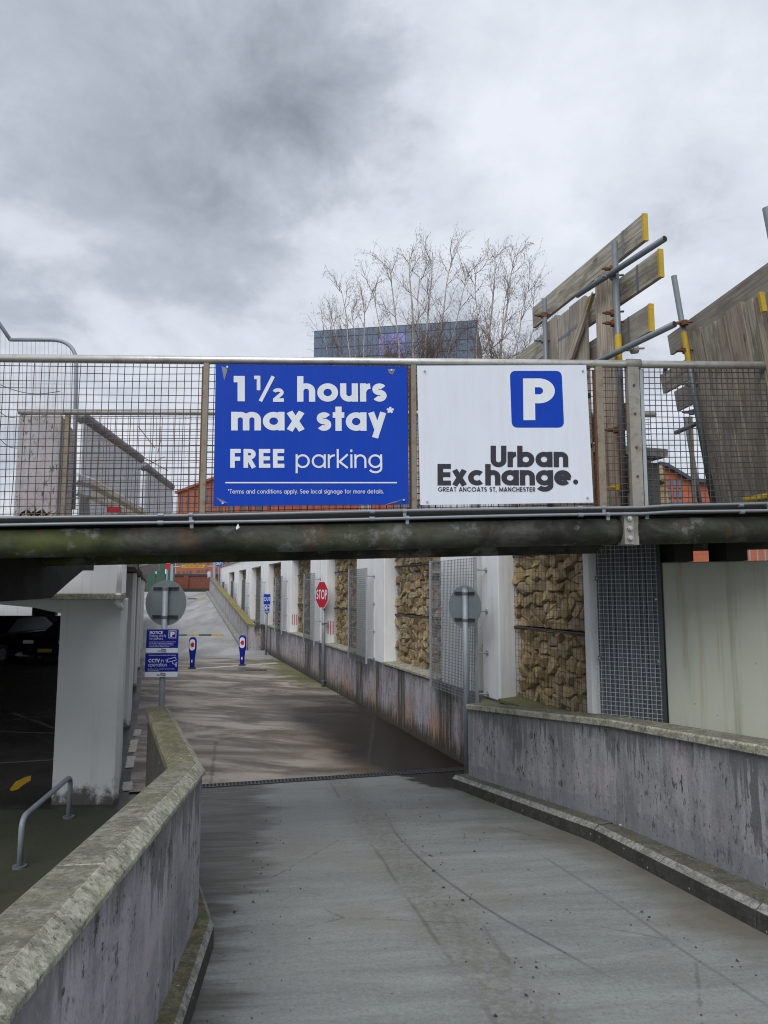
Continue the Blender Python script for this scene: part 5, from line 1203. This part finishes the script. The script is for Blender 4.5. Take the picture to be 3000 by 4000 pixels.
# bollards
def bollard(p, label):
    e = empty('bollard', p, label, 'bollard', 'blue bollards across the yard'); prof = [(0, .11, .11), (.03, .11, .11), (.035, .072, .06), (.30, .075, .06), (.48, .10, .06), (.60, .118, .06), (.84, .118, .06), (.90, .10, .055), (.945, .06, .045), (.955, .0, .0)]
    m = MB(); rings = []; n = 24
    for z, rx, ry in prof: rings.append([p + V(rx * math.cos(2 * math.pi * k / n), ry * math.sin(2 * math.pi * k / n), z) for k in range(n)])
    for a, b in zip(rings[2:], rings[3:]):
        for k in range(n): j = (k + 1) % n; m.face([a[k], a[j], b[j], b[k]])
    m.build('body', MT['blue_dark'], e, smooth=True)
    m = MB(); m.tube([p, p + Z * .035], .115, 20); m.build('base', MT['rubber'], e)
    m = MB(); pts = [V(.082 * math.cos(t), 0, .72 + (.085 if math.sin(t) > 0 else -.085) + .082 * math.sin(t)) for t in [2 * math.pi * k / 32 for k in range(32)]]; m.face([p + q + V(0, -.064, 0) for q in pts]); m.face([p + q + V(0, .064, 0) for q in pts][::-1])
    for k in range(32): j = (k + 1) % 32; m.face([p + pts[j] + V(0, -.064, 0), p + pts[k] + V(0, -.064, 0), p + pts[k] + V(0, .064, 0), p + pts[j] + V(0, .064, 0)])
    pl = m.build('face_plate', MT['letter_white'], e)
    m = MB(); m.face([p + V(x, -.066, z) for x, z in ((-.066, .72), (.005, .62), (.005, .655), (.055, .655), (.055, .785), (.005, .785), (.005, .82))]); m.build('red_arrow', MT['red'], pl)
    m = MB(); m.face([p + V(x, -.0615, z) for x, z in ((-.02, .20), (.02, .19), (.018, .28), (-.015, .27))]); m.build('sticker', MT['letter_white'], e)
bollard(V(-5.85, 21.62, 0), 'blue bollard with red arrow nearer the column, left of the two'); bollard(V(-4.50, 22.48, 0), 'blue bollard with red arrow nearer the gabion wall, right of the two')

# ------------------------------------------------------------------ far ramp: wall, kerb, speed humps, height bar
fw = empty('ramp_wall', frpt(0, -.0), 'concrete ramp wall with yellow lichened coping climbing beside the far ramp', 'wall')
pth = [frpt(t, .0) + V(0, 0, 1.0) for t in (20.5, 15, 10, 5, .8)]
m = loft(MB(), [p - Z * .06 for p in pth], [(0, 0), (0, -1.1), (-.24, -1.1), (-.24, 0)]); m.build('wall_face', MT['farwall'], fw)
for i in range(4):
    m = loft(MB(), [pth[i] + (pth[i + 1] - pth[i]) * .003, pth[i + 1]], [(.03, -.06), (.03, -.01), (-.27, -.01), (-.27, -.06)]); m.build('coping_stone', MT['coping_yellow'] if i in (1, 2, 3) else MT['coping'], fw)
m = MB(); a = frpt(.8, 0); m.obox(V(a.x, a.y, -.02) + DW * .004, -NW * 1.1, DW * .24, V(0, 0, 1.06)); m.build('return_wall', MT['plinth'], fw)
m = MB(); p = [(.2, 0), (.35, .25)]; m.tube([pth[0] + Z * -.1, pth[0] + DW * .5 + Z * .25, pth[0] + DW * .9 + Z * .3], .14, 8); m.build('wall_end', MT['farwall'], fw)
kb = [frpt(t, -.22) + V(0, 0, .13) for t in (20.5, 10, .9)]; m = loft(MB(), kb, [(0, -.3), (0, -.03), (-.03, 0), (-.2, 0), (-.2, -.3)]); tag(m.build('kerb', MT['kerb']), 'pale kerb along the foot of the far ramp wall', 'kerb')
def hump(u0, u1, v, label):
    def fr(u, v):                                             # far ramp plane
        d = ray(u, v); nn = V(DW.x * .105, DW.y * .105, -1); return EYEP + d * ((FR0 - EYEP).dot(nn) / d.dot(nn))
    b = fr(u1, v); e = empty('speed_hump', b, label, 'speed hump'); a = fr(u0, v); d = a - b; d.z = 0; n = max(2, int(d.length / .5)); d = d.normalized() * .5; f = V(-d.y, d.x, 0).normalized() * (-1 if -d.y * 0 + d.x > 0 else 1)
    f = DW.copy(); bz = V(0, 0, .004)
    for k in range(n):
        o = b + d * k + bz; m = MB(); sec = [(-.17, 0), (-.10, .045), (.10, .045), (.17, 0)]; A = [o + f * y + Z * (z + .105 * y) for y, z in sec]; B = [o + d * .985 + f * y + Z * (z + .105 * y) for y, z in sec]
        for i in range(3): m.face([A[i], A[i + 1], B[i + 1], B[i]])
        m.face(A[::-1]); m.face(B); m.build('hump_segment', MT['hump_yellow' if k % 2 == 0 else 'rubber'], e)
hump(640, 872, 2482, 'yellow and black rubber speed hump near the foot of the far ramp'); hump(690, 800, 2340, 'yellow and black speed hump near the top of the far ramp')
# height restrictor
Yh = 45.0; a, b = at(668, 2330, Yh), at(835, 2330, Yh)
he = empty('height_barrier', V((a.x + b.x) / 2, Yh, 2.1), 'white gantry hanging a yellow height restriction bar over the top of the far ramp', 'barrier')
zt_ = at(700, 2212, Yh).z
for u, vt in ((670, 2205), (835, 2190)):
    p = at(u, 2300, Yh); m = MB(); m.box((p.x, Yh, (2.0 + at(u, vt, Yh).z) / 2), (.16, .16, at(u, vt, Yh).z - 2.0)); m.build('post', MT['pole'], he)
m = MB(); p0, p1 = at(660, 2215, Yh), at(835, 2212, Yh); m.tube([p0, p1], .04, 8); m.build('cross_bar', MT['pole'], he)
m = MB(); p0, p1 = at(703, 2217, Yh - .1), at(806, 2206, Yh - .1); m.obox(V(p0.x, Yh - .14, p0.z), V(p1.x - p0.x, 0, 0), V(0, .05, 0), V(0, 0, p1.z - p0.z)); yb2 = m.build('yellow_bar', MT['yellow'], he)
W_ = p1.x - p0.x; text_obj('lettering', '2.1 METRES HEIGHT RESTRICTION', V(p0.x + W_ * .14, Yh - .142, p0.z + .05), V(p0.x + W_ * .86, Yh - .142, p0.z + .05), V(0, 0, .085), .16, MT['letter_dark'], yb2)
for x0 in (0, W_ * .93):
    for k in range(2):
        m = MB(); o = V(p0.x + x0 + k * W_ * .035, Yh - .143, p0.z); m.face([o, o + V(W_ * .018, 0, 0), o + V(W_ * .04, 0, p1.z - p0.z), o + V(W_ * .022, 0, p1.z - p0.z)]); m.build('black_stripe', MT['rubber'], yb2)
# red notice and its posts
e = empty('red_notice', V(at(648, 2300, 43).x, 43, 2.0), 'red and white notice on thin posts at the top left of the far ramp', 'sign'); c = at(656, 2206, 43); m = MB(); m.box((c.x, 43, c.z), (.30, .03, .55)); m.build('panel', MT['red'], e)
m = MB(); m.box((c.x + .02, 42.97, c.z + .12), (.24, .02, .12)); m.build('white_panel', MT['signwhite'], e)
m = MB(); m.tube([V(c.x - .05, 43.05, 1.6), V(c.x - .05, 43.05, c.z + .3)], .05, 8); m.build('post', MT['pole'], e)

# ------------------------------------------------------------------ upper left: pier, clad deck edge, crash barrier, temporary fence
pe = BP(-.3, 1.55, 2.9); a, b, c_ = at(62, 1800, 6.55), at(232, 1800, 6.55), at(285, 1800, 7.3)
m = MB(); zt2 = at(150, 1618, 6.55).z
xy = [(a.x, 6.55), (b.x, 6.55), (c_.x, 7.35), (a.x - .15, 7.35)]; m.prism(xy, 2.86, zt2); pr = m.build('concrete_pier', MT['pier'], None, bevel=.02); tag(pr, 'square lilac-grey concrete pier behind the left end of the footbridge mesh', 'pier')
# deck edge parapet: clad panels under a fat tube rail
ge = empty('clad_parapet', V(-4.1, 10, 3.0), 'galvanised panel parapet with fat tube rail on the car park deck behind the mesh', 'parapet')
def clad(u0, v0, Y0, u1, v1, Y1, zlow, r):
    a, b = at(u0, v0, Y0), at(u1, v1, Y1); zz = (a.z + b.z) / 2; a.z = zz; b.z = zz; m = MB(); m.tube([a, b], r, 16); rl = m.build('tube_rail', MT['galv_dark'], ge, smooth=True)
    d = b - a; n = 4
    for k in range(n):
        p, q = a + d * (k / n) + d.normalized() * .004, a + d * ((k + 1) / n) - d.normalized() * .004; s = V(d.y, -d.x, 0).normalized() * .03; m = MB(); m.obox(V(p.x, p.y, zlow), q - p, s, V(0, 0, zz - zlow - r * .7)); m.build('panel', MT['galv_light'], ge)
clad(318, 1625, 9.0, 545, 1795, 12.0, 3.05, .085); clad(562, 1830, 12.6, 668, 1895, 15.2, 3.05, .085)
m = MB(); m.obox(at(500, 1600, 11) * 0 + V(-5.2, 9.6, 3.0), V(.6, .0, 0), V(-.4, 5.8, 0), V(0, 0, .06)); m.build('deck_edge', MT['darkconc'], ge)
cb = empty('crash_barrier', at(350, 1985, 8.6), 'short bent beige and grey steel crash barrier rail behind the footbridge', 'barrier')
A, B, C_ = at(292, 1890, 7.6), at(350, 1888, 7.9), at(562, 1985, 10.2); B.z = A.z; C_.z = A.z - .10
for p, q, mt in ((A, B, 'galv_light'), (B, C_, 'beige')):
    m = MB(); d = q - p; s = V(d.y, -d.x, 0).normalized(); pts = [(0, -.13), (.04, -.10), (.04, -.04), (0, 0), (.04, .04), (.04, .10), (0, .13)]
    for (s0, z0), (s1, z1) in zip(pts, pts[1:]): m.face([p + s * s0 + Z * z0, q + s * s0 + Z * z0, q + s * s1 + Z * z1, p + s * s1 + Z * z1])
    m.build('rail', MT[mt], cb)
for p in (B, lerp(B, C_, .6)): m = MB(); m.box((p.x - .06, p.y + .02, (p.z + 2.95) / 2), (.08, .08, p.z - 2.95 + .1)); m.build('post', MT['galv_dark'], cb)
hf = empty('temporary_fence', at(290, 1985, 7.2), 'grey tube temporary fence panel with fine vertical wires at the upper left', 'fence'); Yh2 = 7.3
def A2(u, v): return at(u, v, Yh2)
m = MB(); m.tube(bend([A2(287, 1990), A2(300, 1328), A2(40, 1327)], .28, 8), .021, 12); m.tube(bend([A2(40, 1327), A2(-60, 1180), A2(-520, 1178), A2(-530, 1990)], .1), .021, 12); m.build('frame_tube', MT['pole'], hf, smooth=True)
m = MB()
for k in range(46):
    u = 275 - k * 17; vt = 1330 if k > 2 else (1365, 1345, 1335)[k]
    if u < 40: vt = max(1183, 1330 - (40 - u) * 1.47)
    m.tube([A2(u, vt), A2(u, 1990)], .0016, 3, cap=False)
for v in (1500, 1800): m.tube([A2(290, v), A2(-520, v)], .0025, 3, cap=False)
stuff(m.build('wires', MT['galv_dark'], hf))
for (u0, v0, u1, v1, sag, lb) in ((0, 1503, 235, 1528, 22, 'longest thin dark cable sagging behind the left mesh'), (0, 1610, 60, 1630, 8, 'short thin cable below the longest one at the left edge'), (0, 1715, 70, 1750, 12, 'lowest short cable at the left picture edge')):
    m = MB(); m.tube([at(u0 + (u1 - u0) * k / 8, v0 + (v1 - v0) * k / 8 + sag * math.sin(math.pi * k / 8), 7.6) for k in range(9)], .004, 5)
    tag(m.build('sagging_cable', MT['dark_metal']), lb, 'cable')
wt = MB()
for pts in (((538, 1663), (605, 1750)), ((629, 1665), (628, 1720), (616, 1770)), ((553, 1783), (656, 1838)), ((540, 1836), (643, 1784))):
    wt.tube([at(u, v, 8.8) for u, v in pts], .005, 5)
tag(wt.build('wire_ties', MT['rust']), 'loose crossed rusty wires hanging in front of the clad parapet', 'wire')
m = MB(); p = at(430, 1988, 7.0); m.obox(V(p.x - .03, 7.0, p.z - .04), V(.13, 0, 0), V(0, .04, 0), V(0, 0, .06)); tag(m.build('red_block', MT['red']), 'small red reflector board behind the footbridge toe board', 'reflector')
wd = MB(); rr = random.Random(3); c0 = BP(.15, .10, zb(.15))
for k in range(26):
    a = rr.uniform(0, 6.28); l = rr.uniform(.03, .085); o = c0 + V(rr.uniform(-.09, .14), rr.uniform(-.02, .06), 0); d = V(math.cos(a) * .7, math.sin(a) * .7, rr.uniform(.4, 1)).normalized() * l; s = V(-d.y, d.x, 0).normalized() * l * .25
    wd.face([o, o + d * .5 + s, o + d, o + d * .5 - s])
tag(wd.build('weed', MT['weed']), 'small green weed growing at the left foot of the bridge mesh', 'weed')

# ------------------------------------------------------------------ right, beyond the bridge: gabion stub and brick gable
gs = empty('gabion_stub', V(3.2, 8.4, 2.2), 'dark free-standing gabion block seen through the right mesh', 'gabion')
a, b = at(2515, 1810, 8.4), at(2608, 1810, 8.4); gw, gh = b.x - a.x, a.z - 2.3; rnd = random.Random(21)
def T(x, z, d): return V(a.x + x, 8.4 + d, 2.3 + z)
for poly in cells(gw, gh, .2, rnd):
    sm = MB(); stone_mesh(sm, poly, T, rnd); sm.build('stone', MT['stone'][1], gs)
m = MB(); m.obox(T(0, 0, .17), V(gw, 0, 0), V(0, .5, 0), V(0, 0, gh)); m.build('core', MT['black'], gs)
m = MB(); wiregrid(m, T, gw, gh, .075, .075, -.03, .003); stuff(m.build('wire_cage', MT['gwire'], gs))
gbk = empty('brick_gable', at(2680, 1995, 34), 'orange brick gabled building beyond the hoardings on the right', 'building'); Yg = 34
pts = [at(2570, 1820, Yg), at(2600, 1826, Yg), at(2690, 1880, Yg), at(2730, 1888, Yg), at(2790, 1888, Yg), at(3300, 1888, Yg)]
m = MB(); z0 = 2.2; f = [V(pts[0].x, Yg, z0)] + [V(pts[-1].x, Yg, z0)] + pts[::-1]; m.face(f); bk = [p + V(0, 8, 0) for p in f]; m.face(bk[::-1])
for i in range(len(f)): j = (i + 1) % len(f); m.face([f[j], f[i], bk[i], bk[j]])
m.build('wall', MT['terracotta'], gbk)
m = MB(); 
for p, q in zip(pts[:-1], pts[1:]): m.obox(p - V(0, .3, 0), q - p, V(0, 8.5, 0), V(0, 0, .18))
m.build('roof', MT['mullion'], gbk)
a, b = at(2605, 1870, Yg - .02), at(2668, 1990, Yg - .02)
for i in range(3):
    for j in range(3):
        m = MB(); w, h = (b.x - a.x) / 3, (a.z - b.z) / 3; m.obox(V(a.x + i * w + .05, Yg - .05, b.z + j * h + .05), V(w - .1, 0, 0), V(0, .04, 0), V(0, 0, h - .1)); m.build('window', MT['pane'], gbk)
m = MB(); p0, p1 = at(2660, 2260, 24), at(2840, 2150, 24); m.obox(V(p0.x, 24, 2.18), V(p1.x - p0.x, 0, 0), V(0, .3, 0), V(0, 0, p1.z - 2.18 + .3)); tag(m.build('brick_wall', MT['terracotta']), 'orange brick wall glimpsed between the bearing blocks under the bridge', 'wall')
rl = empty('street_railing', at(2950, 2190, 26), 'pale railings glimpsed under the right end of the bridge', 'railing')
for k in range(7):
    m = MB(); p = at(2900 + k * 30, 2190, 26); m.tube([V(p.x, 26, 2.2), V(p.x, 26, p.z + 1.0)], .03, 6); m.build('post', MT['pole'], rl)
for zq in (.5, 1.0): m = MB(); p, q = at(2880, 2190, 26), at(3110, 2190, 26); m.tube([V(p.x, 26, p.z + zq), V(q.x, 26, q.z + zq)], .03, 6); m.build('rail', MT['pole'], rl)

# ------------------------------------------------------------------ terracotta building and brick wall at the far end
tb = empty('terracotta_building', V(-12, 72, 2.2), 'large orange terracotta-clad building with slot windows behind the far ramp', 'building')
q0, q1 = V(-23.9, 80, 0), V(-8.5, 56.6, 0); dv = (q1 - q0).normalized(); nv = V(dv.y, -dv.x, 0); Ln = (q1 - q0).length; HB_ = 11.4
m = MB(); m.obox(V(q0.x, q0.y, 2.0), dv * Ln, -nv * 16, V(0, 0, HB_)); m.build('wall', MT['terracotta'], tb)
m = MB(); m.obox(V(q0.x, q0.y, 2.0 + HB_) + nv * .3 - dv * .3, dv * (Ln + .6), -nv * 16.5, V(0, 0, .25)); m.build('roof', MT['terracotta'], tb)
rnd = random.Random(9); me = None
for fl in range(5):
    x = 1.0
    while x < Ln - 1.5:
        w = rnd.choice((.7, .7, 1.1)); z = 2.0 + .7 + fl * 2.12
        for part in ((0, 1.25), (1.37, .3)):
            m = MB(); m.obox(V(q0.x, q0.y, z + part[0]) + dv * x - nv * .25, dv * w, nv * .262, V(0, 0, part[1])); m.build('window', MT['darkglass'], tb) if (fl in (0, 1, 4) and part[0] == 0) else m.build('vent', MT['darkglass'], tb)
        x += w + rnd.choice((.45, .5, 1.1, 1.6))
bw = empty('brick_wall', V(-14, 53, 2.2), 'dark red brick boundary wall with stone cap across the street', 'wall')
m = MB(); m.obox(V(-30, 52.5, 2.15), V(40, 0, 0), V(0, .35, 0), V(0, 0, 1.25)); m.build('wall_face', MT['brick'], bw); m = MB(); m.obox(V(-30, 52.42, 3.4), V(40, 0, 0), V(0, .5, 0), V(0, 0, .14)); m.build('cap', MT['rubber'], bw)
for k in range(14):
    m = MB(); m.obox(V(-29 + k * 2.8, 52.40, 2.15), V(.35, 0, 0), V(0, .1, 0), V(0, 0, 1.25)); m.build('pier', MT['brick'], bw)
m = MB(); m.obox(V(-30, 52.2, 2.2), V(40, 0, 0), V(0, .3, 0), V(0, 0, .25)); tag(stuff(m.build('verge_growth', MT['soil'])), 'mossy growth along the foot of the brick wall', 'moss')
gp = empty('green_hoarding', V(at(640, 2270, 50).x, 50, 2.2), 'dark green panels and grey railings at the top left of the far ramp', 'hoarding')
for k in range(3): m = MB(); p = at(590 + k * 38, 2250, 50); m.box((p.x, 50, 3.4), (.62, .05, 2.4)); m.build('panel', MT['green'], gp)

# ------------------------------------------------------------------ glass tower
gt = empty('glass_tower', V(2, 120, 2.2), 'flat-topped blue glass office block behind the birch trees', 'building')
tl, tr = at(1227, 1293, 120), at(1865, 1249, 114.9); zt3 = (tl.z + tr.z) / 2; ax = V(tr.x - tl.x, tr.y - tl.y, 0); Lt = ax.length; ax.normalize(); an = V(ax.y, -ax.x, 0)
m = MB(); m.obox(V(tl.x, tl.y, 2), ax * Lt, -an * 18, V(0, 0, zt3 - 2)); m.build('frame', MT['mullion'], gt)
rnd = random.Random(4); widths = []; x = 0
while x < Lt - .3: w = rnd.choice((1.0, 1.5, 1.9, 1.9)); widths.append((x, min(w, Lt - x))); x += w
rest = MB()
for r_ in range(22):
    z1 = zt3 - .1 - r_ * 1.95; lil = None
    for k, (x, w) in enumerate(widths):
        mt = 'pane_lilac' if (k * 7 + 3) % 11 in (0, 4, 7) and r_ > 0 else 'pane'; h = 1.2 if r_ == 0 else 1.85; zz1 = z1 - (0 if r_ == 0 else -.65)
        m = MB() if r_ < 6 else rest; k0 = len(m.f); m.obox(V(tl.x, tl.y, zz1 - h) + ax * (x + .05) + an * .002, ax * (w - .10), an * .05, V(0, 0, h - .08))
        if r_ < 6: m.build('pane', MT[mt], gt)
        else:
            for q in range(k0, len(m.f)): m.mi[q] = 1 if mt == 'pane_lilac' else 0
stuff(rest.build('lower_panes', [MT['pane'], MT['pane_lilac']], gt))

# ------------------------------------------------------------------ birch trees
def birch(base, leaders, label, seed, stems_r=.11):
    rnd = random.Random(seed); e = empty('birch_tree', base, label, 'tree', 'bare birch trees behind the signs'); tk = MB(); cr = MB()
    def rv(s): return V(rnd.uniform(-s, s), rnd.uniform(-s, s), rnd.uniform(-s, s))
    def twig(p, d, l, r, lv):
        n = 5 if lv < 2 else 4; pts = [p]; rr = [r]; q = p.copy(); dd = d.normalized(); kids = []
        for i in range(n):
            trop = V(0, 0, .13 if lv == 0 else (.10 if lv == 1 else (.02 if lv == 2 else -.12))); dd = (dd + rv(.14) + trop).normalized(); q = q + dd * (l / n); pts.append(q.copy()); rr.append(r * (1 - .72 * (i + 1) / n))
            if lv < 3 and (i >= 1 or lv > 0): kids.append((q.copy(), dd.copy(), i))
        cr.tube(pts, rr, 4 if lv == 0 else 3, cap=False)
        if lv < 3:
            for (q, dd, i) in kids:
                for _ in range(2 if lv == 0 else (1 + (rnd.random() < .35) if lv == 1 else (1 if rnd.random() < .8 else 0))):
                    side = dd.cross(rv(1)).normalized(); nd = (dd * .95 + side * rnd.uniform(.4, .75) + V(0, 0, .10)).normalized(); twig(q, nd, l * rnd.uniform(.42, .72), max(.003, r * .48), lv + 1)
        else:
            for q in (pts[-1], pts[-2]):
                if rnd.random() < .55: cr.tube([q, q + V(rnd.uniform(-.02, .02), 0, -.05)], [.006, .003], 3, cap=False)
    for (tip, r0) in leaders:
        tip = Vector(tip); n = 12; pts = []; side = (tip - base); side.z = 0
        for i in range(n + 1):
            f = i / n; p = base.lerp(V(tip.x, tip.y, tip.z), f); bow = side * (-.16 * math.sin(math.pi * f)); pts.append(p + bow + rv(.06) * (1 if 0 < i < n else 0))
        rr = [r0 * (1 - .93 * (i / n)) + .006 for i in range(n + 1)]; tk.tube(pts, rr, 7)
        for i in range(7, n + 1):
            for _ in range(1 if i < 8 else (2 if i < n else 4)):
                d = (pts[i] - pts[i - 1]).normalized(); s = d.cross(rv(1)).normalized(); L_ = (1 - (i / n) * .62) * rnd.uniform(1.5, 2.7); nd = (d * rnd.uniform(.7, 1.1) + s * rnd.uniform(.6, 1.1)).normalized(); f = rnd.random(); twig(pts[i - 1].lerp(pts[i], f), nd, L_ * .80, max(.012, rr[i] * .45), 1 if i > 8 else 0)
    tk.build('trunk', MT['bark'], e, smooth=True); cr.build('crown', MT['twig'], e)
def tip(u, v, Y): return at(u, v, Y)
birch(at(1625, 2330, 22.0) * 1 + V(0, 0, 0), [(tip(1450, 1110, 22.8), .05), (tip(1520, 1040, 21.4), .07), (tip(1600, 985, 22.4), .11), (tip(1690, 985, 21.6), .10), (tip(1765, 1010, 22.6), .08), (tip(1830, 1060, 21.2), .05), (tip(1640, 1080, 23.2), .06)], 'tallest bare birch, in the middle above the gap between the signs', 1)
birch(at(1440, 2330, 23.0), [(tip(1335, 1140, 23.2), .07), (tip(1420, 1160, 22.6), .08), (tip(1290, 1210, 23.4), .05), (tip(1265, 1310, 22.8), .035), (tip(1370, 1200, 24), .05)], 'shorter bare birch on the left above the blue sign', 2)
birch(at(1880, 2330, 21.0), [(tip(1935, 985, 21.2), .09), (tip(2010, 1000, 21.6), .08), (tip(2070, 1110, 20.6), .06), (tip(1860, 1050, 21.4), .05), (tip(2110, 1220, 21.4), .05), (tip(1980, 1130, 22), .05)], 'bare birch on the right above the white sign', 3)
